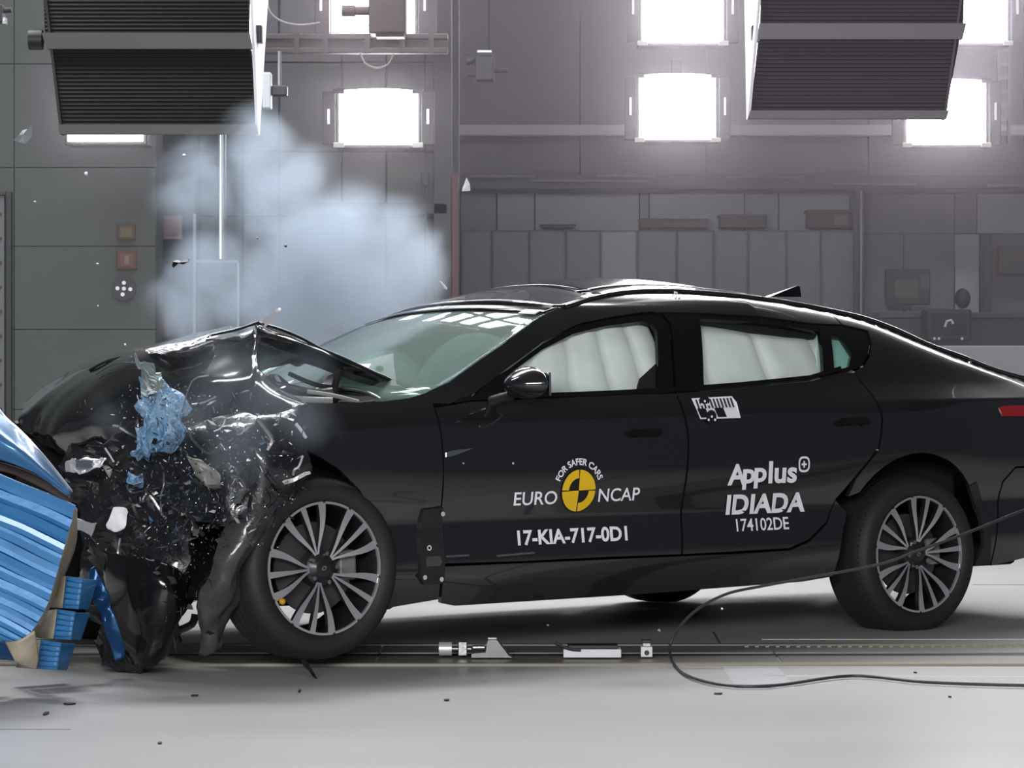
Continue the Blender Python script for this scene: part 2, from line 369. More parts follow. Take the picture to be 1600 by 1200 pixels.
# red-edged box on the wall at the right edge and door frame
t = thing('hose_box', 'grey box with red edges on the wall at the right', 'box', (rx(1585), DR+.25, rz(408)))
t.location.y -= .1; a = 20/F*DR; boxobj('box_case', (-a, -.08, -a), (a*1.4, .04, a*1.2), mat('hose_box_grey', (.06, .06, .062), .5), t, .006)
boxobj('red_side', (-a-.008, -.085, -a), (-a+.006, .03, a*1.1), mat('dull_red', (.15, .03, .03), .5), t)
boxobj('red_side', (a*.1, -.088, -a), (a*.14, -.08, a*1.1), mat('dull_red', (.15, .03, .03), .5), t)
t = thing('door_post', 'dark upright door post right of the notice board', 'door post', (rx(1545), DR+.12, 0))
boxobj('post_face', (-.03, -.05, 0), (.03, .05, rz(365)), postm, t, .004); boxobj('post_hinge', (-.045, -.06, .95), (-.028, .02, 1.05), dkmetal, t)
# vertical slotted rail at top right
t = thing('cable_ladder', 'pale slotted upright ladder beside the rightmost lamp', 'ladder', (P(1568, 0, 21).x, 21, P(0, 225, 21).z))
k = 21/F
for sx in (-8, 8): boxobj('stringer', (sx*k-.008, -.02, 0), (sx*k+.008, .02, 4), mat('ladder_grey', (.2, .2, .21), .5), t)
for q in range(14): boxobj('rung', (-8*k, -.01, .06+q*.09), (8*k, .01, .085+q*.09), mat('ladder_grey', (.2, .2, .21), .5), t)

# ------------------------------------------------------------------ flood lamps on the far side
lampe = mat('lamp_face', (1, 1, 1), .5, emit=(1, .98, 1), es=14)
def lamp(x0, y0, x1, y1, D, label, yk=.10):
    a, b = P(x0, y1, D), P(x1, y0, D); c = (a+b)/2; hx, hz = (b.x-a.x)/2, (b.z-a.z)/2
    t = thing('flood_lamp', label, 'lamp', (c.x, D, c.z), group='flood lamps behind the car')
    bm = bmesh.new()
    tx = Matrix.Rotation(math.radians(-8), 3, 'X')
    # slightly pillowed lens
    n = 8; vs = [[bm.verts.new(((i/n*2-1)*hx, -.02*(1-(i/n*2-1)**2)*(1-(j/n*2-1)**2)-.01, (j/n*2-1)*hz+.012*(1-(i/n*2-1)**2)*(j/n))) for i in range(n+1)] for j in range(n+1)]
    for j in range(n):
        for i in range(n): bm.faces.new((vs[j][i], vs[j][i+1], vs[j+1][i+1], vs[j+1][i]))
    obj('lamp_lens', bm, lampe, t, True)
    boxobj('lamp_housing', (-hx-.02, .02, -hz-.02), (hx+.02, .25, hz+.02), dkmetal, t, .01)
    fr = mat('lamp_frame', (.05, .052, .055), .5, .2)
    for s in ((-1, 1) if x0 != 106 else ()):
        f = boxobj('barn_door', (s*(hx+.055)-.035, -.03, -hz*1.02), (s*(hx+.055)+.035, .03, hz*.98), fr, t, .006)
        boxobj('door_handle', (s*(hx+.055)-.006, -.05, -hz*.25), (s*(hx+.055)+.006, -.034, hz*.3), sheetw, f)
        for q in (-1, 1):
            boxobj('corner_clip', (s*hx-.03, -.045, q*hz-.018), (s*hx+.03, -.025, q*hz+.01), fr if q > 0 else mat('clip_pale', (.5, .5, .45), .4), t, .004)
    boxobj('yoke', (-.03, .08, hz), (.03, .12, hz+yk), dkmetal, t)
    return t
DLm = 19.5
lamp(530, 142, 653, 226, 17.4, 'lower flood lamp left of the dark post, over the smoke')
lamp(518, -50, 648, 59, 17.4, 'upper flood lamp partly hidden by a dark video camera')
lamp(999, 118, 1118, 218, DLm, 'lower of the two centre flood lamps')
lamp(1003, -50, 1130, 67, DLm, 'upper of the two centre flood lamps')
lamp(1417, 126, 1540, 226, DLm, 'lower right flood lamp partly behind the right housing')
lamp(1448, -50, 1574, 67, DLm, 'upper right flood lamp at the top edge of the picture')
lamp(106, 128, 224, 221, 16.2, 'lower left flood lamp almost hidden by the left housing')

for x0, x1, D, nm in ((522, 645, 17.4, 'left'), (1001, 1122, DLm, 'centre'), (1430, 1553, DLm, 'right')):
    for q, rw_ in enumerate(('third', 'fourth', 'fifth')):
        lamp(x0, -212-q*162, x1, -112-q*162, D, rw_+' flood lamp up the '+nm+' column, above the picture', .10 if q < 2 else 1.2)
# lamp truss beam + cameras
t = thing('lamp_truss', 'reddish dark truss beam carrying the left lamps and cameras', 'truss', (P(550, 0, 17).x, 17.0, P(0, 70, 17).z))
k = 17/F; tm = mat('truss_brown', (.055, .042, .045), .5)
for z0 in (-14, 8): boxobj('chord', (-155*k, -.03, z0*k), (150*k, .05, (z0+9)*k), tm, t, .006)
boxobj('web_plate', (-155*k, 0, -6*k), (150*k, .02, 9*k), tm, t)
for q in (-150, -90, -45, 20, 75, 120): boxobj('web_strut', (q*k, -.035, -14*k), ((q+8)*k, .0, 17*k), tm, t)
boxobj('drop_tube', (-45*k, -.02, 8*k), (-35*k, .02, 3), tm, t); boxobj('drop_tube', (120*k, -.02, 8*k), (132*k, .02, 3), tm, t)
def hcam(px, py, D, s, label, rot=0, m=dkmetal, hang=True):
    t = thing('video_camera', label, 'camera', P(px, py, D), (0, 0, rot), 'high-speed cameras around the rig'); k = s/F*D
    boxobj('camera_body', (-29*k, -.1, -30*k), (29*k, .12, 30*k), m, t, .01)
    bm = bmesh.new(); tube(bm, [(-29*k, 0, 8*k), (-50*k, 0, 8*k), (-52*k, 0, 8*k), (-72*k, 0, 8*k)], [7*k, 7*k, 9*k, 9*k], 16); obj('lens', bm, m, t, True)
    boxobj('mount_plate', (-18*k, -.06, -34*k), (26*k, .08, -30*k), m, t)
    if hang: boxobj('mount_arm', (-5*k, -.02, 30*k), (5*k, .02, 30*k+2.0), dkmetal, t)
cb = mat('camera_brown', (.05, .035, .035), .5)
hcam(606, 25, 16.4, 1.0, 'dark video camera in front of the upper left flood lamp', 0, cb)
t = thing('video_camera', 'small dark camera hanging on a thin rod beside the post', 'camera', P(757, 105, 17.5), group='high-speed cameras around the rig')
k = 17.5/F
boxobj('camera_body', (-15*k, -.06, -22*k), (15*k, .06, 16*k), dkmetal, t, .008)
boxobj('camera_head', (-12*k, -.05, 16*k), (12*k, .05, 21*k), dkmetal, t, .004)
boxobj('mount_plate', (-11*k, -.05, 22*k), (11*k, .05, 25*k), sheetw, t)
bm = bmesh.new(); tube(bm, [(12*k, 0, -6*k), (36*k, 0, -5*k)], 4*k, 10); obj('lens', bm, dkmetal, t, True)
bm = bmesh.new(); tube(bm, [(-12*k, 0, 12*k), (-29*k, 0, 10*k)], [5*k, 8*k], 10); obj('knob', bm, dkmetal, t, True)
bm = bmesh.new(); tube(bm, [(-26*k, 0, -14*k), (-8*k, 0, -13*k)], 1.2*k, 6); obj('cable_stub', bm, dkmetal, t)
bm = bmesh.new(); tube(bm, [(7*k, 0, 25*k), (7*k, 0, 3)], 1.5*k, 6); obj('hanging_rod', bm, dkmetal, t)
t = thing('video_camera', 'small dark camera at the top left edge', 'camera', P(2, 22, 15), group='high-speed cameras around the rig'); k = 15/F
boxobj('camera_body', (-20*k, -.05, -14*k), (4*k, .05, 14*k), dkmetal, t, .006)
bm = bmesh.new(); tube(bm, [(2*k, 0, 6*k), (16*k, 0, 7*k)], 5*k, 10); obj('lens', bm, dkmetal, t, True); boxobj('side_clamp', (3*k, -.03, -16*k), (8*k, .03, -6*k), steel, t)
t = thing('video_camera', 'pale grey camera behind the right flap of the left housing', 'camera', P(425, 140, 15.6), group='high-speed cameras around the rig'); k = 15.6/F
boxobj('camera_body', (-14*k, -.05, -30*k), (-1*k, .06, 26*k), mat('camera_pale', (.45, .47, .5), .4), t, .006)
boxobj('camera_head', (0, -.03, -10*k), (24*k, .05, 6*k), dkmetal, t, .006); bm = bmesh.new(); tube(bm, [(12*k, 0, 6*k), (12*k, 0, 60*k)], 3.5*k, 10); obj('hanging_rod', bm, steel, t)
def wire(name, pts, r, m, label, cat='cable'):
    bm = bmesh.new(); tube(bm, spline(pts, 7), r, 7); return tag(obj(name, bm, m, None, True), label, cat)
wm = mat('grey_wire', (.22, .2, .2), .5)
wire('cable', [P(418, -20, 16.6), P(420, 15, 16.6), P(440, 33, 16.6), P(470, 39, 16.6), P(500, 35, 16.6)], .005, wm, 'thin grey cable drooping from truss to the left housing')
wire('cable', [P(563, 82, 16.8), P(570, 98, 16.8), P(588, 106, 16.8), P(606, 100, 16.8), P(615, 84, 16.8)], .005, wm, 'short grey cable loop under the upper left flood lamp')

# overhead lamp housings (louvred backs, white inner flaps)
hbk = mat('housing_black', (.017, .016, .014), .55); hbd = mat('housing_grey_band', (.085, .085, .08), .5)
flap = mat('white_flap', (.85, .82, .88), .5)
def housing(pts, inner, label, D, dep, hbk=hbk, hbd=hbd):
    # pts: rows (y, xl, xr) in photo rows ; inner = +1 white flap on the right, -1 on the left
    c = P((pts[-1][1]+pts[-1][2])/2, pts[-1][0], D)
    t = thing('lamp_housing', label, 'lamp housing', c, group='overhead lamp housings')
    def q(x, y, dd=0): return P(x, y, D+dd*0)-c+Vector((0, dd, 0))
    def slab(name, y0, l0, r0, y1, l1, r1, m, off, th, parent=t):
        v = [q(l0, y0, off), q(r0, y0, off), q(r1, y1, off), q(l1, y1, off), q(l0, y0, off+th), q(r0, y0, off+th), q(r1, y1, off+th), q(l1, y1, off+th)]
        return mesh(name, v, [(0, 1, 2, 3), (7, 6, 5, 4), (0, 4, 5, 1), (1, 5, 6, 2), (2, 6, 7, 3), (3, 7, 4, 0)], m, parent)
    for i in range(len(pts)-1):
        y0, l0, r0, kind = pts[i][0], pts[i][1], pts[i][2], pts[i][3]; y1, l1, r1 = pts[i+1][:3]
        if kind == 'band': slab('cross_band', y0, l0, r0, y1, l1, r1, hbd, -.02, .05)
        else:
            bk = slab('louvre_back', y0, l0+2, r0-2, y1, l1+2, r1-2, hbk, .04, .02)
            n = max(3, int((y1-y0)/6))
            for k in range(n):
                a, b = k/n, (k+.93)/n
                L = lambda f: l0+(l1-l0)*f
                R = lambda f: r0+(r1-r0)*f
                Y = lambda f: y0+(y1-y0)*f
                v = [q(L(a)+3, Y(a), .020), q(R(a)-3, Y(a), .020), q(R(b)-3, Y(b), .012), q(L(b)+3, Y(b), .012), q(L(b)+3, Y(b), .020), q(R(b)-3, Y(b), .020), q(R(a)-3, Y(a), .028), q(L(a)+3, Y(a), .028)]
                mesh('louvre', v, [(0, 1, 2, 3), (4, 5, 6, 7), (3, 2, 5, 4), (0, 7, 6, 1), (0, 3, 4, 7), (1, 6, 5, 2)], hbk, t)
    # sides
    top, bot = pts[0], pts[-1]
    for s in (-1, 1):
        xt, xb = (top[1], bot[1]) if s < 0 else (top[2], bot[2])
        white_side = (s == inner)
        v = []
        for (x, y, d0, d1) in ((xt, top[0], 0, dep), (xb, bot[0], 0, dep*.08)):
            a = q(x, y, d0); b = q(x, y, d1); b.x += (-.015 if s < 0 else .015)*(1 if y < 100 else 0)
            v += [a, b, a+Vector((-s*.012, 0, 0)), b+Vector((-s*.012, 0, 0))]
        mesh('inner_flap' if white_side else 'outer_side', v, [(0, 1, 5, 4), (2, 6, 7, 3), (0, 2, 3, 1), (4, 5, 7, 6), (0, 4, 6, 2), (1, 3, 7, 5)], flap if white_side else hbk, t)
        if white_side:
            ym = 40; xm_ = xt+(xb-xt)*(ym/210.0)
            boxobj('hinge_block', tuple(q(xm_, ym+22, .12)-Vector((.008*1, 0, 0))+Vector((s*.012, 0, 0))), tuple(q(xm_, ym-5, .2)+Vector((.02, 0, 0))+Vector((s*.012, 0, 0))), dkmetal, t, .004)
    # emitting face looking to the far side and down
    a0, a1 = q(top[1]+8, top[0], dep*.9), q(top[2]-8, top[0], dep*.9); b0, b1 = q(bot[1]+8, bot[0]-6, dep*.12), q(bot[2]-8, bot[0]-6, dep*.12)
    mesh('lamp_face', [a0, a1, b1, b0], [(0, 1, 2, 3)], mat('housing_lamp_face', (1, 1, 1), .5, emit=(1, .98, 1), es=2.5), t)
    for s in (-.35, .35):
        boxobj('hanger', ((s*.6)-.03, dep*.4-.03, .62), ((s*.6)+.03, dep*.4+.03, 3.5), dkmetal, t)
housing([(-60, 62, 392, 'l'), (52, 66, 390, 'band'), (77, 74, 394, 'l'), (195, 92, 401, 'band'), (210, 94, 404, 'end')], 1, 'left overhead lamp housing with louvred black back', 14.0, .85)
housing([(-60, 1190, 1512, 'l'), (37, 1187, 1509, 'band'), (62, 1184, 1503, 'l'), (173, 1172, 1482, 'band'), (186, 1168, 1478, 'end')], -1, 'right overhead lamp housing with louvred back, lightened by painted glare', 14.0, .85, mat('housing_glare_grey', (.095, .083, .095), .55), mat('housing_band_glare', (.18, .165, .18), .5))  # paler greys put the glare over this unit into its colour
t = thing('pivot_knob', 'dark round pivot knob on the left side of the left housing', 'knob', P(56, 62, 14.1)); bm = bmesh.new()
tube(bm, [(-.03, 0, 0), (.03, 0, 0)], .045, 12); obj('knob_body', bm, dkmetal, t, True); bm = bmesh.new(); tube(bm, [(.03, 0, 0), (.06, 0, 0)], .015, 8); obj('shaft', bm, dkmetal, t)

# ------------------------------------------------------------------ floor rail and what lies on it
def G(px, py, z=0):                      # point on the floor seen at that photo position
    D = F*(CH-z)/(py-YH); return P(px, py, D)
yr0, yr1 = G(0, 1041).y, G(0, 1009).y
t = thing('tow_rail', 'long steel tow rail set in the floor under the car', 'rail', (0, (yr0+yr1)/2, 0))
hw = (yr1-yr0)/2
railm = mat('worn_rail_steel', (.20, .205, .205), .42, .25, var=(4, (.27, .26, .235), .3, (.2, 3, 1))); edge = mat('rail_brass_edge', (.27, .25, .20), .5, .1)
for i in range(8):
    boxobj('cover_plate', (-5.0+i*1.5, -hw+.05, -.02), (-5.0+i*1.5+1.492, -.06, .006), railm, t, .002)
    boxobj('cover_plate', (-5.0+i*1.5, .06, -.02), (-5.0+i*1.5+1.492, hw-.05, .006), railm, t, .002)
boxobj('slot', (-5, -.06, -.02), (7, .06, .002), dkmetal, t)
boxobj('edge_strip', (-5, -hw, -.02), (7, -hw+.05, .010), edge, t, .002); boxobj('edge_strip', (-5, hw-.05, -.02), (7, hw, .010), edge, t, .002)
bm = bmesh.new()
for i in range(70): box(bm, (.9+i*.04, hw-.12, .006), (.915+i*.04, hw-.10, .012))
tag(obj('rail_studs', bm, edge, t), kind='stuff')
rl = (yr0+yr1)/2
# joints in the floor
jm = mat('floor_joint', (.12, .12, .12), .8)
def strip(name, p, q, wd, m, label, parent=None, z=.004):
    d = (q-p).normalized(); n = Vector((-d.y, d.x, 0))*wd/2
    v = [p-n, p+n, q+n, q-n]; v = [Vector((a.x, a.y, -.01)) for a in v]+[Vector((a.x, a.y, z)) for a in v]
    return mesh(name, v, [(0, 1, 2, 3), (7, 6, 5, 4), (0, 4, 5, 1), (1, 5, 6, 2), (2, 6, 7, 3), (3, 7, 4, 0)], m, parent)
fl = bpy.data.objects['floor']
strip('floor_joint', G(1520, 914), G(1900, 914), .012, jm, '', fl, .0015)
strip('floor_joint', G(1115, 988), G(1125, 1006), .010, jm, '', fl, .0015); strip('floor_joint', G(1140, 1043), G(1150, 1060), .010, jm, '', fl, .0015)
strip('floor_joint', G(-200, 1140), G(110, 1140), .008, jm, '', fl, .001)
strip('floor_tape', G(1190, 999), G(1700, 999), .03, mat('pale_tape', (.62, .61, .6), .5), '', fl, .002)
strip('floor_tape', G(1195, 1056), G(1700, 1059), .018, mat('pale_tape', (.62, .61, .6), .5), '', fl, .002)
boxobj('floor_plate', tuple(G(1150, 1075)-Vector((0, 0, .01))), tuple(G(1215, 1042)+Vector((0, 0, .002))), mat('floor_plate_pale', (.55, .56, .57), .4), fl)
DRL = rl-.15
def onrail(px, D=None): p = P(px, 0, D or DRL); return Vector((p.x, D or DRL, .012))
k = DRL/F
t = thing('load_cell', 'pale cylinder with a threaded shaft on the rail, nearest the front wheel', 'cylinder', onrail(696))
bm = bmesh.new(); tube(bm, [(-10*k, 0, 12*k), (10*k, 0, 12*k)], 11*k, 20); obj('cylinder_body', bm, mat('pale_metal', (.62, .66, .63), .35, .4), t, True)
bm = bmesh.new(); tube(bm, [(10*k, 0, 12*k), (40*k, 0, 12*k)], 3*k, 10); obj('shaft', bm, steel, t, True)
boxobj('collar', (20*k, -.03, 2*k), (34*k, .03, 24*k), steel, t, .003)
t = thing('tow_dolly', 'grey wedge-shaped bracket on the rail beside the pale cylinder', 'bracket', onrail(765))
wz = [(-28, 0), (36, 0), (30, 3), (14, 24), (12, 27), (-2, 27), (-4, 22), (-6, 8), (-28, 6)]
v = [Vector((a*k, -.05, b*k)) for a, b in wz]+[Vector((a*k, .05, b*k)) for a, b in wz]; n = len(wz)
mesh('wedge_body', v, [tuple(range(n)), tuple(range(2*n-1, n-1, -1))]+[(i, i+n, (i+1) % n+n, (i+1) % n) for i in range(n)], mat('bracket_grey', (.22, .23, .23), .4, .4), t)
bm = bmesh.new(); tube(bm, [(-26*k, 0, 14*k), (-8*k, 0, 14*k)], 4*k, 10); obj('pin', bm, steel, t, True)
boxobj('top_block', (-3*k, -.03, 27*k), (12*k, .03, 31*k), steel, t, .002)
t = thing('rail_box', 'long low white box with a dark lever on the rail', 'box', onrail(925))
boxobj('box_body', (-45*k, -.05, 0), (45*k, .05, 13*k), white, t, .003)
boxobj('box_lid', (-38*k, -.045, 14*k), (40*k, .045, 19*k), dkmetal, t, .002)
bm = bmesh.new(); tube(bm, spline([(-58*k, -.05, 23*k), (-45*k, -.055, 17*k), (-32*k, -.055, 13*k), (-18*k, -.055, 12*k)], 4), 2.4*k, 8); obj('lever', bm, dkmetal, t, True)
t = thing('rail_clamp', 'small white clamp standing on the rail, right of the white box', 'clamp', onrail(1010))
boxobj('clamp_base', (-9*k, -.03, 0), (9*k, .03, 16*k), white, t, .003); boxobj('clamp_jaw', (-7*k, -.025, 16*k), (7*k, .025, 22*k), steel, t, .003)
boxobj('clamp_arm', (-8*k, -.02, 22*k), (8*k, .02, 26*k), dkmetal, t, .002); disc('clamp_screw', dkmetal, t, (0, -.031, 7*k), (1, 0, 0), (0, 0, 1), 4*k, 12, .003)
# measuring cable looping from the car to the floor
cp = [P(1640, 785, 12.2), P(1600, 797, 12.1), P(1510, 833, 11.95), P(1430, 862, 11.9), P(1365, 884, 11.9), P(1200, 914, 11.9), P(1130, 930, 11.85), P(1078, 962, 11.8), P(1048, 1005, 11.75)]
cp += [G(1052, 1036, .01), G(1075, 1056, .01), G(1130, 1070, .01), G(1210, 1071, .01), G(1330, 1056, .01), G(1450, 1066, .01), G(1600, 1071, .01), G(1700, 1071, .01)]
wire('cable', cp, .0055, mat('black_cable', (.03, .03, .035), .5), 'thin dark cable looping from behind the rear wheel onto the floor')
# ------------------------------------------------------------------ the car
TH, ROLL = math.radians(36), math.radians(-1.9)
O = Vector((-.671-.915*math.sin(TH), 11.5+.915*math.cos(TH), -.03))
car = thing('car', 'black fastback car with crushed front end and white lettering on its doors', 'car', O, (0, 0, 0))
car.rotation_mode = 'XYZ'; car.rotation_euler = (ROLL, 0, TH)
M = Matrix.Translation(O) @ Matrix.Rotation(TH, 4, 'Z') @ Matrix.Rotation(ROLL, 4, 'X'); MI = M.inverted()
def loc(p): return MI @ p
def un(px, py, y):                        # photo position -> (t, z) on the car's plane of that y
    a = MI @ Vector((0, 0, CH)); b = MI @ P(px, py, 10.0); d = b-a
    k = (y-a.y)/d.y; q = a+d*k; return q.x, q.z
GX = [.15, .22, .35, .46, .52, .60, .70, .80, .88, .94, .975, 1.02, 1.12, 1.22, 1.30, 1.36, 1.42]
GY = [.060, .045, .020, .022, .030, .012, .000, .004, .018, .045, .070, .100, .155, .215, .272, .335, .46]
ZRT = [2.2, 2.61, 2.96, 3.26, 3.58, 3.91]; ZRZ = [1.39, 1.351, 1.293, 1.19, 1.08, .998]
def ys(t, z):
    w0 = .925-.10*max(0, -t/.83)**2-.15*max(0, (t-2.95)/1.1)**2
    ins = interp(z, GX, GY)
    if z > .94: ins += (ins-.045)*.75*min(1, max(0, (t-2.3)/1.1))
    if z > .9 and t > 2.2:               # the pillar rolls over towards the roof line
        zr = interp(t, ZRT, ZRZ); ins += .030*min(1, (t-2.2)/.4)*math.exp(-max(0, zr-z)/.022)
    hn = math.exp(-((t-2.9)/.45)**2)*math.exp(-((z-.80)/.16)**2)*.018+math.exp(-((t-.05)/.4)**2)*math.exp(-((z-.80)/.16)**2)*.012
    return w0-ins+hn
def S(px, py):
    y = -.9
    for _ in range(12):
        t, z = un(px, py, y); y = -ys(t, z)
    return t, z
def SP(pts): return [S(*p) for p in pts]
def ynorm(t, z, s):
    e = .004; dt = (ys(t+e, z)-ys(t-e, z))/(2*e); dz = (ys(t, z+e)-ys(t, z-e))/(2*e)
    return Vector((-dt, 1, -dz)).normalized() if s > 0 else Vector((-dt, -1, -dz)).normalized()
def panel(name, poly, m, parent=None, off=0, th=.02, cell=.045, both=True, sides=(-1, 1)):
    """body panel: 2-D outline in (t, z) laid over the body side, with thickness and returned edges"""
    bm = bmesh.new(); bm.faces.new([bm.verts.new((a, 0, b)) for a, b in poly])
    x0, x1 = min(a for a, b in poly), max(a for a, b in poly); z0, z1 = min(b for a, b in poly), max(b for a, b in poly)
    k = math.ceil(x0/cell)
    while k*cell < x1:
        bmesh.ops.bisect_plane(bm, geom=bm.verts[:]+bm.edges[:]+bm.faces[:], plane_co=(k*cell, 0, 0), plane_no=(1, 0, 0), dist=1e-5); k += 1
    k = math.ceil(z0/cell)
    while k*cell < z1:
        bmesh.ops.bisect_plane(bm, geom=bm.verts[:]+bm.edges[:]+bm.faces[:], plane_co=(0, 0, k*cell), plane_no=(0, 0, 1), dist=1e-5); k += 1
    bm.verts.ensure_lookup_table(); bm.verts.index_update()
    V = [(v.co.x, v.co.z) for v in bm.verts]; n = len(V)
    fs = [[v.index for v in f.verts] for f in bm.faces]
    if bm.faces and bm.faces[:][0].normal.y > 0: fs = [list(reversed(f)) for f in fs]
    be = []
    for f in bm.faces:
        for l in f.loops:
            if len(l.edge.link_faces) == 1: be.append((l.vert.index, l.link_loop_next.vert.index))
    flip = bm.faces[:][0].normal.y > 0; bm.free()
    if flip: be = [(b, a) for a, b in be]
    res = []
    for s in ((-1, 1) if both else sides[:1]):
        vo = [Vector((t, s*(ys(t, z)+off), z)) for t, z in V]
        nr = [ynorm(t, z, s) for t, z in V]
        vi = [p-q*th for p, q in zip(vo, nr)]
        F_ = [f if s < 0 else list(reversed(f)) for f in fs]; nf = len(F_)
        F_ += [[i+n for i in reversed(f)] for f in F_[:nf]]
        F_ += [[b, a, a+n, b+n] if s < 0 else [a, b, b+n, a+n] for a, b in be]
        o = mesh(name, vo+vi, F_, m, parent or car)
        me = o.data; nl = []
        for p in me.polygons:
            for li in p.loop_indices:
                vi_ = me.loops[li].vertex_index
                nl.append(nr[vi_] if p.index < nf else (-nr[vi_-n] if p.index < 2*nf else p.normal.copy()))
        me.polygons.foreach_set('use_smooth', [True]*len(me.polygons))
        me.normals_split_custom_set(nl); res.append(o)
    return res
def arc(cx, cz, r, a0, a1, n): return [(cx+r*math.cos(math.radians(a0+(a1-a0)*i/n)), cz+r*math.sin(math.radians(a0+(a1-a0)*i/n))) for i in range(n+1)]
# --- outline points
belt = [(.55, .955), (.70, .970), (1.00, .975), (1.35, .982), (1.685, .992), (2.05, 1.010), (2.43, 1.035), (2.63, 1.072)]
def bz(t): return interp(t, [a for a, b in belt], [b for a, b in belt])
fend = SP([(478, 632), (530, 630), (600, 627), (640, 622), (672, 612), (692, 608)])
fr_arch = SP([(600, 925), (598, 880), (588, 812), (562, 765), (530, 733), (500, 714), (472, 700)])
ragged = SP([(455, 690), (452, 672), (470, 655), (466, 640)])
fender = fend+[(.522, .955), (.524, .70), (.522, .55), (.522, .375), (.522, .24)]+[(.26, .215)]+fr_arch+ragged
panel('front_fender', fender, paint, both=False)
panel('front_fender', [(-.05, .96), (.2, .975), (.5, .99), (.522, .955), (.522, .24), (.36, .215)]+arc(0, .33, .385, -15, 180, 16)+[(-.6, .33), (-.62, .70), (-.5, .84), (-.3, .93)], paint, both=False, sides=(1,))
fd = [(.530, .945), (.530, .372)]+[(x, .366) for x in (.9, 1.3)]+[(1.658, .362), (1.668, .60), (1.690, .80), (1.690, bz(1.69)-.004)]+[(t, bz(t)-.004) for t in (1.35, 1.0, .7)]
panel('front_door', fd, paint)
rdoor_rear = [(2.690, 1.065), (2.715, .98), (2.712, .88), (2.672, .755), (2.556, .641), (2.470, .555), (2.416, .464), (2.314, .395), (2.212, .364)]
rd = [(1.700, bz(1.70)-.004), (1.700, .80), (1.678, .60), (1.668, .362), (1.9, .362)]+rdoor_rear[::-1]+[(2.60, bz(2.6)-.004), (2.43, bz(2.43)-.004), (2.05, bz(2.05)-.004)]
panel('rear_door', rd, paint)
panel('sill', [(.536, .360), (.536, .225), (.60, .212), (1.4, .214), (2.3, .226), (2.46, .24), (2.475, .30), (2.500, .42), (2.53, .50), (2.470, .545), (2.42, .455), (2.32, .385), (2.215, .354), (1.9, .352), (1.2, .356)], paint)
# quarter panel with C-pillar up to the roof rail
railpx = [(877, 482), (930, 466), (985, 457), (1060, 456), (1150, 463), (1215, 471), (1250, 477), (1300, 486.5), (1350, 498), (1400, 516), (1450, 539), (1500, 557), (1550, 577), (1600, 592), (1640, 604)]
rail = SP(railpx)
apil = SP([(668, 612), (700, 598), (750, 562), (800, 528), (845, 496), (866, 485)])
def RZ(t): return interp(t, [a for a, b in rail], [b for a, b in rail])
dl_top = SP([(738, 617), (795, 574), (850, 533), (905, 505), (960, 494), (1010, 487), (1040, 488), (1100, 489), (1190, 494), (1270, 505), (1330, 508), (1356, 516), (1363, 535), (1360, 556), (1350, 572)])
qr = [(2.700, 1.068), (2.725, .98), (2.722, .88), (2.682, .750), (2.566, .633), (2.534, .56)]+arc(2.906, .33, .40, 142, -10, 20)+[(3.36, .27), (3.42, .60), (3.50, .66), (3.95, .66), (3.97, .80)]
qt = [(t, RZ(t)) for t in (3.97, 3.8, 3.6, 3.4, 3.2, 3.0, 2.85)]
q_in = [p for p in dl_top if p[0] > 2.73]
quarter = qr+qt+[(2.79, RZ(2.79))]+[(2.79, 1.27)]+[p for p in SP([(1356, 516), (1363, 535), (1360, 556), (1350, 572)])]
panel('quarter_panel', quarter, paint, cell=.018)
panel('rear_bumper', [(3.365, .245), (3.43, .595), (3.505, .652), (3.95, .652), (3.99, .5), (3.93, .32), (3.6, .27)], paint)
panel('arch_extension', [(3.255, .25), (3.285, .30)]+arc(2.906, .33, .395, 0, 40, 5)+arc(2.906, .33, .44, 38, 0, 5)+[(3.355, .25)], plastic, off=.004)
# cant rail + A-pillar
cr = apil+rail[:5]+[(t, RZ(t)) for t in (2.35, 2.55, 2.78)]+[(2.78, 1.27)]+[p for p in dl_top[::-1] if p[0] < 2.76]+[(.60, .96), (.53, .965)]
panel('roof_side_rail', cr, paint, cell=.018)
def top_line(t0, t1, n, s):
    return [Vector((t, s*(ys(t, RZ(t))+.001), RZ(t)+.003)) for t in [t0+(t1-t0)*i/n for i in range(n+1)]]
for s in (-1, 1):
    for t0, t1, n in ((rail[0][0]+.02, 2.42, 40), (2.43, 3.50, 40), (3.51, 3.95, 16)):
        bm = bmesh.new(); tube(bm, top_line(t0, t1, n, s), .009, 12); obj('roof_highlight_bead', bm, paint, car, True)  # bead added along the roof edge to catch a thin bright line
# door window frames: strips following the glass
def ring_strip(name, a, b, m, off, **k): return panel(name, list(a)+list(b)[::-1], m, off=off, **k)
g_top = SP([(752, 612), (800, 583), (850, 546), (900, 521), (950, 509), (1005, 502), (1021, 505), (1029, 517), (1031, 560), (1031, 611)])
o_top = SP([(741, 612), (796, 577), (850, 537), (905, 508), (960, 497), (1010, 491), (1034, 493), (1047, 506), (1052, 560), (1056, 611)])
ring_strip('front_window_frame', o_top, g_top, gloss, -.010, th=.02, cell=.03)
panel('b_pillar', SP([(1036, 489), (1100, 490), (1094, 498), (1101, 606), (1060, 613), (1055, 560), (1050, 506)]), gloss, off=-.004, cell=.03)
panel('rear_window_frame', SP([(1094, 489), (1190, 495), (1270, 506), (1284, 509), (1282, 518), (1190, 503), (1094, 498)]), gloss, off=-.008, cell=.03)
panel('window_divider', SP([(1280, 508), (1296, 510), (1305, 588), (1288, 591)]), gloss, off=-.004, cell=.03)
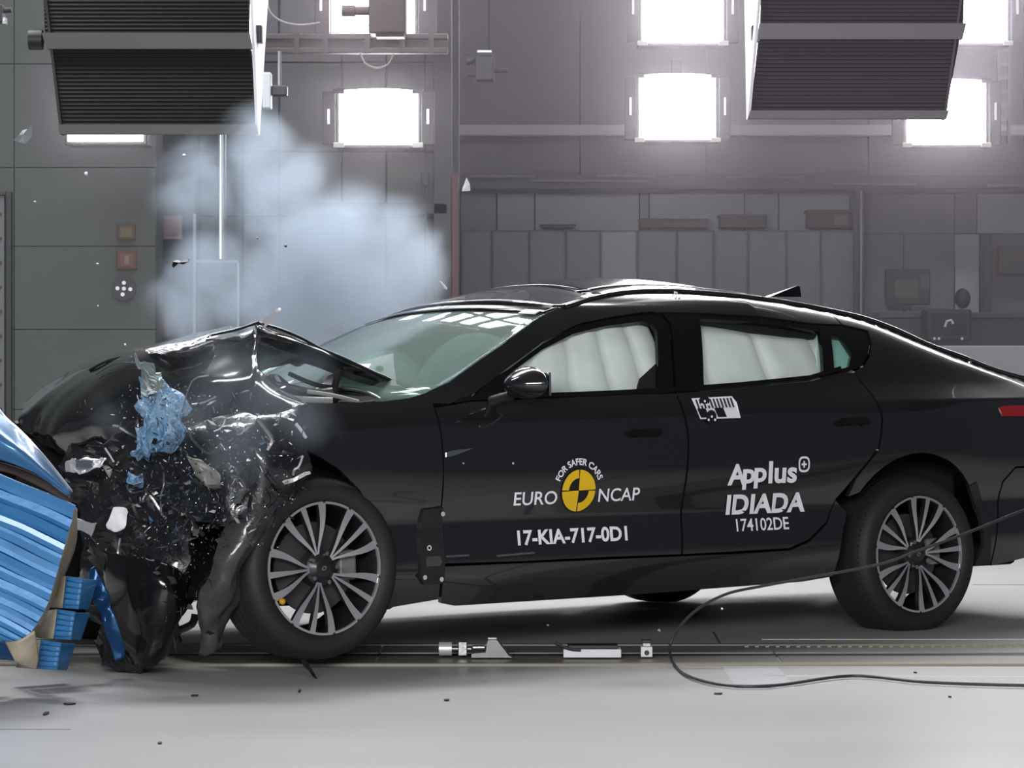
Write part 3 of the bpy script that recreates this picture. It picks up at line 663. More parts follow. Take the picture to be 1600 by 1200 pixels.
panel('quarter_window_frame', SP([(1297, 508), (1330, 509), (1354, 518), (1361, 537), (1357, 556), (1347, 573), (1306, 588), (1302, 581), (1328, 573), (1333, 552), (1317, 527), (1293, 523)]), gloss, off=-.008, cell=.03)
# belt trim
panel('belt_trim', [(.62, .962), (.7, .972)]+[(t, bz(t)+.004) for t in (1.0, 1.35, 1.69, 2.05, 2.43, 2.63)]+[(t, bz(t)+.020) for t in (2.63, 2.43, 2.05, 1.69, 1.35, 1.0)]+[(.66, .985)], gloss, off=.004, th=.012)
panel('mirror_sail', SP([(738, 619), (793, 582), (812, 580), (812, 616)]), gloss, off=-.004, cell=.03)
# glass
panel('front_side_glass', SP([(752, 614), (800, 581), (850, 544), (900, 519), (950, 507), (1005, 500), (1023, 503), (1031, 515), (1033, 560), (1034, 616)]), sideglass, off=-.020, th=.004)
panel('rear_side_glass', SP([(1090, 496), (1190, 501), (1283, 516), (1292, 592), (1240, 598), (1098, 610)]), sideglass, off=-.020, th=.004)
panel('quarter_glass', SP([(1292, 520), (1318, 524), (1336, 552), (1330, 576), (1302, 586)]), quarterglass, off=-.020, th=.004)

# roof, hatch, windscreen as lofts between the two rails
def loft(name, f, nu, nv, m, th=.012, parent=None):
    V = [f(i/nu, j/nv*2-1) for i in range(nu+1) for j in range(nv+1)]
    Fc = [(i*(nv+1)+j, i*(nv+1)+j+1, (i+1)*(nv+1)+j+1, (i+1)*(nv+1)+j) for i in range(nu) for j in range(nv)]
    o = mesh(name, V, Fc, m, parent or car, True)
    md = o.modifiers.new('thickness', 'SOLIDIFY'); md.thickness = th; md.offset = 0
    return o
def hdr(v): return 1.225+.20*(abs(v)**2.2)*0-.0+.17*(1-abs(v)**2.4)*-1*-1*.0   # header line is set by hx below
def roof_pt(t, v, crown=None):
    z = RZ(t); y = ys(t, z); cr_ = interp(t, [1.1, 1.4, 2.0, 2.6, 3.2, 3.9], [.050, .062, .070, .050, .030, .025]) if crown is None else crown
    return Vector((t, v*y, z+cr_*(1-abs(v)**2.3)))
T0 = rail[0][0]
def hx(v): return T0-.09*(1-abs(v)**2)         # the header bows forward in the middle
def front_z(t, v): return roof_pt(max(t, T0), v).z-(max(0, T0-t))*.22
def roof_f(a, b, n0=0):
    def f(u, v):
        s0 = hx(v) if a is None else a; t = s0+(b-s0)*u
        p = roof_pt(max(t, T0), v*.995)
        if t < T0: p = Vector((t, p.y, p.z-(T0-t)*.20))
        return p
    return f
loft('roof_header', roof_f(None, T0+.20), 6, 24, paint)
loft('sunroof_glass', lambda u, v: roof_f(T0+.205, T0+1.15)(u, v*.86), 12, 20, gloss)
for s in (-1, 1):
    loft('roof_edge', lambda u, v, s=s: roof_f(T0+.205, T0+1.15)(u, s*(.93+.07*v)*1.0 if True else 0), 12, 3, paint)
loft('roof_panel', roof_f(T0+1.155, 2.68), 6, 24, paint)
loft('rear_glass', lambda u, v: roof_f(2.69, 3.50)(u, v*.90), 12, 20, gloss)
for s in (-1, 1): loft('hatch_edge', lambda u, v, s=s: roof_f(2.69, 3.50)(u, s*(.955+.045*v)), 12, 3, paint)
def tail(u, v):
    p = roof_f(3.505, 3.97)(u, v); p.z += .02*u*u; return p
loft('tailgate', tail, 6, 20, paint)
mesh('tail_panel', [Vector((3.95+.06*math.sin(z*3), y*(1 if z > .4 else .97), z)) for z in (.27, .5, .75, .96, 1.0) for y in (-.74, -.37, 0, .37, .74)],
     [(i*5+j, i*5+j+1, (i+1)*5+j+1, (i+1)*5+j) for i in range(4) for j in range(4)], paint, car, True)
def cowl(v): return Vector((.36+.24*abs(v)**2.2, v*.80, .955+.025*(1-v*v)))
edgeA = apil
def screen(u, v):
    top = roof_f(None, T0+.2)(0, v*.97); top.z -= .006; bot = cowl(v)
    if u <= 0: return bot
    # side edge follows the A-pillar curve
    tt = interp(u, [0, .25, .5, .75, 1], [apil[0][0]+.01, (apil[1][0]+apil[2][0])/2, apil[3][0], (apil[3][0]+apil[4][0])/2+.02, T0])
    zz = interp(tt, [a for a, b in apil]+[T0], [b for a, b in apil]+[rail[0][1]]); ye = ys(tt, zz)*.985
    lin = bot.lerp(top, u); lin.z += .035*math.sin(PI*u)*(1-v*v*.5)
    side = Vector((tt, ye*(1 if v > 0 else -1), zz))
    k = abs(v)**3
    m_ = Vector((lin.x, v*(.80+(ys(T0, rail[0][1])-.80)*u), lin.z))
    return m_.lerp(side, k)
loft('windscreen', screen, 14, 24, screenglass, .004)
# black band along the top of the windscreen, label and sun-visor strip
ws_band = loft('windscreen_band', lambda u, v: screen(.90+.095*u, v*.97)+Vector((-.004, 0, .006)), 3, 24, gloss, .002)
loft('windscreen_label', lambda u, v: screen(.865+.055*u, -.80+.075*v)+Vector((-.008, 0, .010)), 2, 3, white, .002, ws_band)
# rear antenna fin
bm = bmesh.new()
a = roof_pt(2.86, -.0)
for y_, s_ in ((-.022, 1), (.022, 1)): pass
fin = [(-.11, 0, .0), (.07, 0, .0), (.075, 0, .046), (.065, 0, .050), (-.02, 0, .026)]
vv = [Vector((x, -.022 if z < .01 else -.008, z)) for x, _, z in fin]+[Vector((x, .022 if z < .01 else .008, z)) for x, _, z in fin]
fo = mesh('antenna_fin', [v+Vector((0, 0, -.006))+Vector(un(1228, 462, 0)[0:1]+(0,)+un(1228, 462, 0)[1:2]) for v in vv], [(0, 1, 2, 3, 4), (9, 8, 7, 6, 5)]+[(i, i+5, (i+1) % 5+5, (i+1) % 5) for i in range(5)], gloss, car)
# mirror
def mirror(s, mc):
    bm = bmesh.new(); bmesh.ops.create_uvsphere(bm, u_segments=24, v_segments=14, radius=1)
    for v in bm.verts:
        x, y, z = v.co
        x2 = x*.098 if x < 0 else x*.045
        sc = 1-.35*max(0, -x)
        v.co = Vector((mc[0]+x2, s*(mc[1]+y*.115*sc), mc[2]+z*.068*sc*(1.0 if z > 0 else .8)))
    o = obj('door_mirror', bm, paint, car, True)
    t, z = mc[0], mc[2]
    bm = bmesh.new(); tube(bm, [(t-.02, s*(mc[1]-.08), z-.04), (t-.04, s*(ys(t, .96)-.01), .965)], [.02, .022], 10); obj('mirror_arm', bm, plastic, o, True)
    bm = bmesh.new(); bmesh.ops.create_cube(bm, size=1)
    for v in bm.verts: v.co = Vector((t+.042+v.co.x*.01, s*(mc[1]+v.co.y*.17), z+v.co.z*.085))
    obj('mirror_glass', bm, chrome, o)
mt, mz = un(824, 601, -1.03)
mirror(-1, (mt, 1.03, mz)); mirror(1, (mt, 1.03, mz))
# handles, keyhole dots, lights
def handle(px0, px1, py):
    a, b = S(px0, py), S(px1, py-1)
    for s in (-1, 1):
        o = panel('door_handle', [(a[0], a[1]-.013), (b[0], b[1]-.013), (b[0]+.008, b[1]), (b[0], b[1]+.013), (a[0], a[1]+.013), (a[0]-.008, a[1])], gloss, off=.028, th=.014, cell=.02, both=False, sides=(s,))[0]
        panel('handle_cup', [(a[0]+.03, a[1]-.022), (b[0]-.03, b[1]-.022), (b[0]-.02, b[1]+.02), (a[0]+.02, a[1]+.02)], plastic, o, off=.001, th=.006, both=False, sides=(s,))
handle(985, 1026, 676); handle(1310, 1350, 658)
panel('tail_light', SP([(1560, 637), (1568, 634), (1660, 632), (1660, 650), (1566, 650)]), red, off=.004, cell=.03)
panel('side_badge', SP([(697, 707), (705, 704), (740, 700), (725, 706), (705, 713), (697, 714)]), chrome, off=.004, th=.006)
panel('sill_highlight', SP([(697, 868), (733, 866), (733, 869), (697, 871)]), chrome, off=.002, th=.004)  # chrome slivers stand in for the highlight along the door bottom
panel('sill_highlight', SP([(776, 867), (835, 862), (835, 865), (776, 870)]), chrome, off=.002, th=.004)
# bracket plate behind the front wheel
pp = SP([(660, 797), (690, 793), (692, 905), (690, 912), (660, 914), (655, 905), (653, 840)])
br = panel('bracket_plate', pp, plastic, off=.012, th=.02, both=False)[0]
for px, py in ((686, 803), (658, 902), (684, 905)):
    t, z = S(px, py); disc('bolt', sheetw, br, (t, -ys(t, z)-.02, z), (1, 0, 0), (0, 0, 1), .009, 12, .006)
t, z = S(667, 856); disc('target_ring', white, br, (t, -ys(t, z)-.013, z), (1, 0, 0), (0, 0, 1), .010, 16, .003, r0=.006)
panel('plate_recess', SP([(663, 870), (684, 868), (688, 878), (684, 884), (663, 885)]), plastic2, br, off=.014, th=.004, both=False)
# front wheel-arch liner seen behind the wheel
panel('arch_liner', SP([(585, 812), (600, 830), (650, 832), (650, 928), (612, 952), (592, 955)]), plastic, off=-.012, both=False)
panel('liner_rib', SP([(596, 890), (652, 889), (652, 893), (596, 895)]), dark, off=.002, th=.004, both=False)

# --- lettering on the doors
def text_mesh(s, bold=0):
    cu = bpy.data.curves.new('t', 'FONT'); cu.body = s; cu.size = 1; cu.offset = bold; cu.resolution_u = 4
    o = bpy.data.objects.new('t', cu); COL.objects.link(o); bpy.context.view_layer.update()
    me = bpy.data.meshes.new_from_object(o.evaluated_get(bpy.context.evaluated_depsgraph_get()))
    V = [v.co.copy() for v in me.vertices]; Fs = [tuple(p.vertices) for p in me.polygons]
    bpy.data.objects.remove(o); bpy.data.curves.remove(cu); bpy.data.meshes.remove(me); return V, Fs
def decal(name, V, Fs, m, parent, off=.0025):
    vs = [Vector((t, -(ys(t, z)+off), z)) for t, z in V]; return mesh(name, vs, Fs, m, parent)
def words(name, s, px0, py0, px1, py1, parent, bold=0, m=None, skew=0):
    """fit the lettering s in the box with top-left and bottom-right photo corners, on the body side"""
    V, Fs = text_mesh(s, bold)
    x0, x1 = min(v.x for v in V), max(v.x for v in V); y0, y1 = min(v.y for v in V), max(v.y for v in V)
    pm = (py0+py1)/2
    ta, tb = S(px0, pm)[0], S(px1, pm)[0]; zb, zt = S((px0+px1)/2, py1)[1], S((px0+px1)/2, py0)[1]
    W = [(ta+(v.x-x0)/(x1-x0)*(tb-ta), zb+(v.y-y0)/(y1-y0)*(zt-zb)) for v in V]
    return decal(name, W, Fs, m or letter, parent)
fdo = [o for o in car.children if o.name.startswith('front_door') and 'frame' not in o.name][0]
rdo = [o for o in car.children if o.name.startswith('rear_door')][0]
words('lettering', 'EURO', 803, 768, 870, 789, fdo, .010)
words('lettering', 'NCAP', 935, 762.5, 999, 783, fdo, .010)
words('lettering', '17-KIA-717-0D1', 808, 825, 980, 849, fdo, .030)
cxy = S(903.5, 766.5); rr = (S(903.5, 733)[1]-S(903.5, 800)[1])/2
def sector(name, r0, r1, a0, a1, m, off, n=16):
    V = []; Fs = []
    for k in range(n+1):
        a = math.radians(a0+(a1-a0)*k/n)
        V += [(cxy[0]+r0*rr*math.cos(a), cxy[1]+r0*rr*math.sin(a)), (cxy[0]+r1*rr*math.cos(a), cxy[1]+r1*rr*math.sin(a))]
    for k in range(n): Fs.append((2*k, 2*k+1, 2*k+3, 2*k+2))
    return decal(name, V, Fs, m, fdo, off)
sector('emblem_disc', 0.001, 1.03, 0, 360, blackst, .002, 48)
sector('emblem_quarter', .02, .97, 2, 88, yellow, .004); sector('emblem_quarter', .02, .97, 182, 268, yellow, .004)
sector('emblem_quarter', .58, .97, 92, 178, yellow, .004); sector('emblem_quarter', .58, .97, 272, 358, yellow, .004)
s_ = 'FOR SAFER CARS'; V, Fs = text_mesh('FOR SAFER CARS', .025); x0, x1 = min(v.x for v in V), max(v.x for v in V)
W = []
for v in V:
    f = (v.x-x0)/(x1-x0); a = math.radians(158-136*f); R = rr*(1.20+.30*v.y/.7)
    W.append((cxy[0]+R*math.cos(a), cxy[1]+R*math.sin(a)))
decal('arched_lettering', W, Fs, letter, fdo)
words('lettering', 'A', 1137, 725, 1166, 758, rdo, .03)
words('lettering', 'p', 1160, 733, 1179, 765, rdo, .03)
words('lettering', 'p', 1178, 731, 1197, 763, rdo, .03)
words('lettering', 'lus', 1201, 720, 1245, 755, rdo, .03)
c0 = S(1256, 725.5); r1 = (S(1256, 713)[1]-S(1256, 738)[1])/2
V = []; Fs = []
for k in range(33):
    a = 2*PI*k/32; sx = math.copysign(abs(math.cos(a))**.7, math.cos(a)); sz = math.copysign(abs(math.sin(a))**.7, math.sin(a))
    V += [(c0[0]+r1*.92*sx, c0[1]+r1*sz), (c0[0]+r1*.68*sx, c0[1]+r1*.74*sz)]
for k in range(32): Fs.append((2*k, 2*k+1, 2*k+3, 2*k+2))
decal('ring_mark', V, Fs, letter, rdo)
b_ = r1*.42; w_ = r1*.12
V = [(c0[0]-w_, c0[1]-b_), (c0[0]+w_, c0[1]-b_), (c0[0]+w_, c0[1]+b_), (c0[0]-w_, c0[1]+b_), (c0[0]-b_, c0[1]-w_), (c0[0]+b_, c0[1]-w_), (c0[0]+b_, c0[1]+w_), (c0[0]-b_, c0[1]+w_)]
decal('plus_mark', V, [(0, 1, 2, 3), (4, 5, 6, 7)], letter, rdo)
words('lettering', 'IDIADA', 1134, 771, 1257, 802, rdo, .035)
words('lettering', '174102DE', 1150, 809, 1232, 829, rdo, .012)
# scale sticker with two target dots
def poly_decal(name, pts, m, off, parent=None): return decal(name, SP(pts), [tuple(range(len(pts)))], m, parent or rdo, off)
st = poly_decal('scale_sticker', [(1078, 622.5), (1141, 619), (1149, 629), (1155, 653), (1092, 655), (1086, 640)], letter, .009)
def lerp_q(u, v):                          # u across 0..1, v down 0..1
    a = (1079+62*u, 622.5-3.4*u); b = (1092+62*u, 655-2*u); return (a[0]+(b[0]-a[0])*(v*.75+.25*v*v), a[1]+(b[1]-a[1])*v)
for k in range(11):
    if k % 1 == 0:
        u0 = .06+k*.087; poly_decal('scale_tick', [lerp_q(u0, .07), lerp_q(u0+.042, .07), lerp_q(u0+.042, .50), lerp_q(u0, .50)], blackst, .011, st)
for u0, u1 in ((.03, .24), (.46, .68)): poly_decal('scale_block', [lerp_q(u0, .50), lerp_q(u1, .50), lerp_q(u1, .93), lerp_q(u0, .93)], blackst, .011, st)
for px, py in ((1097, 627), (1108, 651)):
    t, z = S(px, py); d = disc('target_sticker', blackst, st, (t, -ys(t, z)-.011, z), (1, 0, 0), (0, 0, 1), .026, 20, .003)
    for a, b in ((0, 0), (-5, -5), (5, -5), (-5, 5), (5, 5)):
        t, z = S(px+a, py+b); disc('white_dot', letter, d, (t, -ys(t, z)-.015, z), (1, 0, 0), (0, 0, 1), .0055, 8, .002)
for a, b in ((-4, -2), (2, -5), (1, 1), (6, 2), (-1, -6)):
    t, z = S(1054+a, 463+b); disc('roof_target_dot', letter, car, (t, -ys(t, z)-.004, z), (1, 0, 0), (0, 0, 1), .0055, 8, .002)

# --- wheels
def wheel(tc, yc, zc, s, phase, steer=0):
    r = thing_part('wheel', (tc, yc, zc), s)
    bm = bmesh.new()
    R = .328
    prof = [(.240, .004), (.246, -.002), (.262, -.012), (.285, -.014), (.305, -.006), (.318, .012), (.325, .030), (.3275, .045)]
    y = .045
    for k in range(4):
        prof += [(R, y+.030), (R, y+.031), (R-.009, y+.032), (R-.009, y+.038), (R, y+.039)]; y += .038
    prof += [(.325, .205), (.305, .228), (.27, .235), (.24, .225)]
    lathe(bm, prof, 72)
    for k in range(90):                    # shoulder blocks
        a = 2*PI*k/90; c = Vector((math.cos(a)*.3205, .028, math.sin(a)*.3205))
        box(bm, c-Vector((.0045, .011, .0016)), c+Vector((.0045, .011, .0016)), rot=Matrix.Rotation(-a+PI/2, 3, 'Y'))
    obj('tyre', bm, rubber, r, True)
    bm = bmesh.new(); lathe(bm, [(.240, .004), (.240, .0), (.232, -.001), (.230, .006), (.226, .02), (.222, .08), (.215, .2), (.235, .22)], 72); obj('rim_barrel', bm, rimdark, r, True)
    bm = bmesh.new()
    for k in range(5):
        a0, a1 = math.radians(phase+72*k-21), math.radians(phase+72*k+21)
        for (b0, b1) in ((a0, a1), (a1+math.radians(2.5), a0+2*PI/5-math.radians(2.5))):
            n = 12; rg = []
            for i in range(n+1):
                a = b0+(b1-b0)*i/n; cs, sn = math.cos(a), math.sin(a)
                rg.append([bm.verts.new((q*cs, yy, q*sn)) for q, yy in ((.2395, .004), (.2395, -.004), (.231, -.004), (.230, .006))])
            for i in range(n):
                for j in range(3): bm.faces.new((rg[i][j], rg[i][j+1], rg[i+1][j+1], rg[i+1][j]))
    obj('rim_lip', bm, machined, r)
    # spokes: five groups of three tapering blades
    for k in range(5):
        for q in (-1, 0, 1):
            ctr = math.radians(phase+72*k); bm = bmesh.new(); secs = []
            for i in range(9):
                f = i/8; rad = .235-(.235-.050)*f
                ang = ctr+math.radians(20*q)*(1-.10*f-.62*f**3)+math.radians(q*2)*math.sin(PI*f)
                wd = (.0125 if q else .0085)*(1-f)**1.2+.0035
                yy = -.002+.020*f-.006*math.sin(PI*f)
                d = Vector((math.cos(ang), 0, math.sin(ang))); n = Vector((-math.sin(ang), 0, math.cos(ang))); c = d*rad
                secs.append([bm.verts.new(c+n*wd+Vector((0, yy, 0))), bm.verts.new(c-n*wd+Vector((0, yy, 0))),
                             bm.verts.new(c-n*(wd*.55)+Vector((0, yy+.028, 0))), bm.verts.new(c+n*(wd*.55)+Vector((0, yy+.028, 0)))])
            for i in range(8):
                for j in range(4):
                    f_ = bm.faces.new((secs[i][j], secs[i][(j+1) % 4], secs[i+1][(j+1) % 4], secs[i+1][j])); f_.material_index = 0 if j == 0 else 1
            bm.faces.new(secs[0]); bm.faces.new(secs[-1]); obj('spoke', bm, (machined, rimdark), r)
    bm = bmesh.new(); rg = lathe(bm, [(.068, .06), (.064, .022), (.045, .014), (.034, .004), (.030, .002)], 32); bm.faces.new(rg[-1]); h = obj('hub_cap', bm, rimdark, r, True)
    disc('hub_emblem', mat('dull_silver', (.30, .30, .31), .3, .5), h, (0, .0015, 0), (.5, 0, .2), (-.1, 0, .35), .020, 12, .0, r0=.012)
    for k in range(5):
        a = math.radians(phase+72*k+36); c = Vector((math.cos(a)*.054, 0, math.sin(a)*.054)); bm = bmesh.new()
        tube(bm, [c+Vector((0, .0, 0)), c+Vector((0, .03, 0))], .0085, 6); obj('lug_nut', bm, chrome, r)
    bm = bmesh.new(); rg = lathe(bm, [(.165, .085), (.165, .075), (.06, .073)], 40); bm.faces.new(rg[-1]); obj('brake_disc', bm, mat('dark_disc_steel', (.10, .10, .105), .45, .7), r, False)
    bm = bmesh.new(); box(bm, (.10, .055, -.05), (.175, .11, .06), .01); obj('brake_caliper', bm, mat('caliper_grey', (.22, .23, .23), .4, .3), r)
    return r
def thing_part(name, l, s):
    o = bpy.data.objects.new(name, None); COL.objects.link(o); o.parent = car; o.location = l
    o.rotation_euler = (0, 0, 0 if s < 0 else PI); o.empty_display_size = .05; return o
def zun(px, py): return un(px, py, -.915)
t, z = zun(507, 888); fw = wheel(t, -.915, z, -1, 40)
t2, z2 = zun(1436, 866); rw = wheel(t2, -.915, z2, -1, 148)
wheel(t, .915, .385, 1, 10); wheel(t2, .915, .39, 1, 60)
bm = bmesh.new(); bmesh.ops.create_uvsphere(bm, u_segments=12, v_segments=8, radius=.012)
o = obj('amber_bead', bm, mat('amber', (.55, .28, .01), .3), fw, True); q = un(442, 940, -.93); o.location = (q[0]-t, -.012, q[1]-z)

# --- inner shell, underbody, interior
boxobj('underbody', (-.1, -.78, .24), (3.6, .78, .33), dark, car, .02)
boxobj('firewall', (.42, -.72, .30), (.50, .72, .93), dark, car, .02)
boxobj('rear_bulkhead', (2.95, -.60, .30), (3.0, .60, .93), dark, car)
for s in (-1, 1):
    boxobj('door_card', (.55, s*.80-.03, .30), (2.50, s*.80+.03, .955), dark, car, .01)
    boxobj('wheel_housing', (2.50, s*.60-.02, .28), (3.40, s*.60+.02, .90), dark, car, .01)
    boxobj('wheel_housing', (2.46, min(s*.6, s*.86), .72+.03), (3.36, max(s*.6, s*.86), .80), dark, car, .01)
    boxobj('wheel_housing', (-.42 if s > 0 else -.1, s*.62-.02, .30), (.45, s*.62+.02, .86), dark, car, .01)
    boxobj('inner_wing', (.0, min(s*.60, s*.84), .86), (.50, max(s*.60, s*.84), .90), dark, car, .01)
boxobj('parcel_shelf', (2.55, -.62, .96), (3.4, .62, .99), dark, car, .01)
# dashboard
loft('dashboard', lambda u, v: Vector((.44+.5*u, v*.74, .93+.05*math.sin(PI*min(1, u*1.1))-.28*max(0, u-.7))), 8, 10, mat('dashboard_grey', (.03, .035, .035), .6), .02)
# seats
def seat(t, y, w_, h_):
    bm = bmesh.new(); box(bm, (t+.0, y-w_, .40), (t+.52, y+w_, .58), .05)
    box(bm, (t+.42, y-w_, .52), (t+.58, y+w_, .52+h_), .05, rot=Matrix.Rotation(math.radians(14), 3, 'Y'))
    box(bm, (t+.52, y-.13, .54+h_), (t+.62, y+.13, .70+h_), .04); return obj('seat', bm, mat('black_leather', (.018, .018, .02), .5), car, True)
seat(1.20, -.38, .24, .56); seat(1.20, .38, .24, .56); seat(2.05, 0, .60, .50)
# inflated curtain and front airbags
def pillow(name, f, nu, nv, depth, bumps, parent=None, seed=1, m=bag):
    V = []
    for side in (0, 1):
        for i in range(nu+1):
            for j in range(nv+1):
                u, v = i/nu, j/nv; p, nrm = f(u, v)
                e = min(1, 9*u, 9*(1-u))*1.0; e2 = min(1, 8*v, 8*(1-v)); ed = math.sqrt(max(0, e*e2))
                d = depth*ed*(.55+.45*bumps(u, v))+.007*ed*noise.noise(Vector((u*7, v*5, seed)))
                V.append(p+nrm*(d if side == 0 else -d*.7))
    n = (nu+1)*(nv+1); Fs = []
    for i in range(nu):
        for j in range(nv):
            a = i*(nv+1)+j; q = (a, a+1, a+nv+2, a+nv+1); Fs += [q, tuple(x+n for x in q[::-1])]
    o = mesh(name, V, Fs, m, parent or car, True); return o
def cf(lower, upper, y_off):
    def f(u, v):
        (ta, za), (tb, zb) = lower(u), upper(u); t_ = ta+(tb-ta)*v; z_ = za+(zb-za)*v
        return Vector((t_, -(ys(t_, z_)-y_off), z_)), Vector((0, -1, .1))
    return f
cells = lambda cs, lo=.0: (lambda u, v: min(1, min(abs(u-c)/w_ for c, w_ in cs))**.5*(.8+.2*math.cos((v-.5)*2)))
lowF = lambda u: (.70+1.06*u, .950); upF = lambda u: (.86+.90*u, interp(u, [0, .25, .45, .7, 1], [1.08, 1.21, 1.262, 1.29, 1.29]))
pillow('curtain_airbag', cf(lowF, upF, .085), 50, 26, .05, cells([(.30, .10), (.50, .10), (.68, .07), (.84, .07)]), seed=2)
lowR = lambda u: (1.78+.90*u, .965+.03*u); upR = lambda u: (1.78+.90*u, interp(u, [0, .3, .55, .75, 1], [1.275, 1.262, 1.235, 1.225, 1.22]))
pillow('curtain_airbag', cf(lowR, upR, .085), 50, 24, .05, cells([(.18, .09), (.52, .06), (.88, .10)]), seed=5)
# the same on the far side, as seen by the other cameras
for o in [c for c in car.children if c.name.startswith('curtain_airbag')]:
    d = bpy.data.objects.new('curtain_airbag', o.data); COL.objects.link(d); d.parent = car; d.scale = (1, -1, 1)
# headliner edge strips and pale rear trim seen through the rear window
panel('headliner_edge', SP([(1094, 492), (1180, 497), (1290, 520), (1283, 529), (1240, 526), (1200, 519), (1150, 508), (1094, 500)]), dark, off=-.045, th=.02)
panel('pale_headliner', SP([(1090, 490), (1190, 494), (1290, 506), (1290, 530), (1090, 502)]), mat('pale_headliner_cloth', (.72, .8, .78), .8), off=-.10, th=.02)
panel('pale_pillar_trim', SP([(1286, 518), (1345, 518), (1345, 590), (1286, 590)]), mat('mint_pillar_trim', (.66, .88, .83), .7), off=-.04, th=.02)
# seat side and belt anchor in the front window corner
panel('seat_corner', SP([(1003, 607), (1008, 590), (1034, 566), (1034, 613)]), dark, off=-.03, th=.01, both=False)
# steering wheel and front airbags behind the windscreen
def sph(name, c, r, sc, m, rot=(0, 0, 0)):
    bm = bmesh.new(); bmesh.ops.create_uvsphere(bm, u_segments=32, v_segments=18, radius=1)
    for v in bm.verts:
        k = 1+.05*noise.noise(v.co*2.2+Vector(c)); v.co = Vector((v.co.x*sc[0], v.co.y*sc[1], v.co.z*sc[2]))*r*k
        v.co = Matrix.Rotation(rot[1], 3, 'Y') @ v.co+Vector(c)
    return obj(name, bm, m, car, True)
sph('driver_airbag', (1.02, -.38, .98), .30, (.55, 1, .9), bag, (0, .35, 0)); sph('passenger_airbag', (1.12, .36, .96), .28, (.6, 1.05, .85), bag, (0, .35, 0))
bm = bmesh.new(); tube(bm, [Vector((.93+.08*math.sin(a), -.38+.18*math.cos(a), .93+.17*math.sin(a))) for a in [k*2*PI/24 for k in range(25)]], .014, 8); obj('steering_wheel', bm, dark, car, True)

# ------------------------------------------------------------------ the crushed front end
def tri(x): x = x-math.floor(x); return abs(2*x-1)*2-1
def folds(p, seed, amp, freq, n=5):
    r = random.Random(seed); s = Vector((0, 0, 0))
    for k in range(n):
        d = Vector((r.uniform(-1, 1), r.uniform(-1, 1), r.uniform(-1, 1))).normalized(); e = Vector((r.uniform(-1, 1), r.uniform(-1, 1), r.uniform(-1, 1))).normalized()
        s += e*(tri(p.dot(d)*freq*(1.35**k)+r.random()+.35*noise.noise(p*3+Vector((k, seed, 0))))*amp/(1.25**k))
    return s
def crumple(name, rows, m, amp=.02, freq=2.2, sub=7, seed=1, th=.003, smooth=False, parent=None, rag=0, mats=None, world=True):
    """sheet metal: control rows of (px, py, D) -> smooth surface -> folded"""
    R = [[loc(P(*p)) for p in row] for row in rows]
    A = [spline(row, sub) for row in R]; nc = len(A[0]); cols = [spline([A[i][j] for i in range(len(A))], sub) for j in range(nc)]
    nr = len(cols[0]); V = []
    for i in range(nr):
        for j in range(nc):
            p = cols[j][i]; d = folds(p, seed, amp, freq); e = 1
            if rag and (i in (0, nr-1) or j in (0, nc-1)):
                d += Vector((noise.noise(p*31), noise.noise(p*29+Vector((5, 0, 0))), noise.noise(p*33+Vector((0, 9, 0)))))*rag
            V.append(p+d)
    Fs = [(i*nc+j, i*nc+j+1, (i+1)*nc+j+1, (i+1)*nc+j) for i in range(nr-1) for j in range(nc-1)]
    Fs = [t_ for f in Fs for t_ in ((f[0], f[1], f[2]), (f[0], f[2], f[3]))]
    o = mesh(name, V, Fs, m, parent or car, smooth)
    if smooth:
        try: o.data.set_sharp_from_angle(angle=math.radians(25))
        except Exception: pass
    md = o.modifiers.new('thickness', 'SOLIDIFY'); md.thickness = th; md.offset = 0
    return o
# bonnet front half: folded sheet hanging from the buckle
crumple('bonnet', [
 [(412, 500, 12.1), (335, 512, 12.5), (232, 540, 12.75), (165, 558, 12.95), (80, 600, 13.1), (36, 634, 13.2)],
 [(402, 508, 11.75), (330, 528, 12.0), (230, 552, 12.2), (165, 568, 12.35), (78, 612, 12.55), (30, 645, 12.65)],
 [(402, 545, 11.6), (310, 562, 11.75), (225, 582, 11.95), (150, 600, 12.1), (72, 640, 12.4), (34, 662, 12.6)],
 [(398, 590, 11.45), (300, 610, 11.55), (225, 636, 11.75), (150, 655, 11.9), (82, 672, 12.25), (52, 680, 12.5)],
 [(392, 648, 11.40), (320, 662, 11.45), (232, 692, 11.70), (160, 708, 11.95), (108, 705, 12.15), (82, 695, 12.35)]],
 paint, .014, 1.6, 8, 3, .003, True)
crumple('bonnet_skin_fold', [[(228, 548, 12.1), (262, 541, 12.0), (300, 533, 11.92), (330, 523, 11.9)], [(232, 551, 11.9), (264, 546, 11.8), (298, 540, 11.75), (322, 530, 11.78)], [(240, 552, 11.8), (270, 549, 11.72), (292, 544, 11.7), (314, 536, 11.7)]], sheetw, .006, 9, 5, 4, .002)
crumple('bonnet_flange', [[(398, 508, 11.75), (420, 494, 11.72), (438, 481, 11.7)], [(408, 514, 11.72), (424, 502, 11.7), (440, 484, 11.69)]], sheetw, .004, 9, 4, 5, .003)
crumple('bonnet_flange', [[(418, 507, 11.8), (438, 512, 11.85), (462, 522, 11.9)], [(414, 514, 11.8), (438, 520, 11.85), (464, 530, 11.9)]], sheetw, .002, 9, 4, 6, .003)
def hem(name, pts, r, m): 
    bm = bmesh.new(); tube(bm, spline([loc(P(*p)) for p in pts], 6), r, 10); return obj(name, bm, m, car, True)
hem('highlight_hem', [(404, 504, 11.72), (370, 515, 11.8), (330, 524, 11.95), (283, 538, 12.05), (232, 548, 12.18), (200, 556, 12.25), (168, 564, 12.33), (140, 578, 12.4)], .005, paint)  # tube added on the ridge so its round edge catches lamp highlights
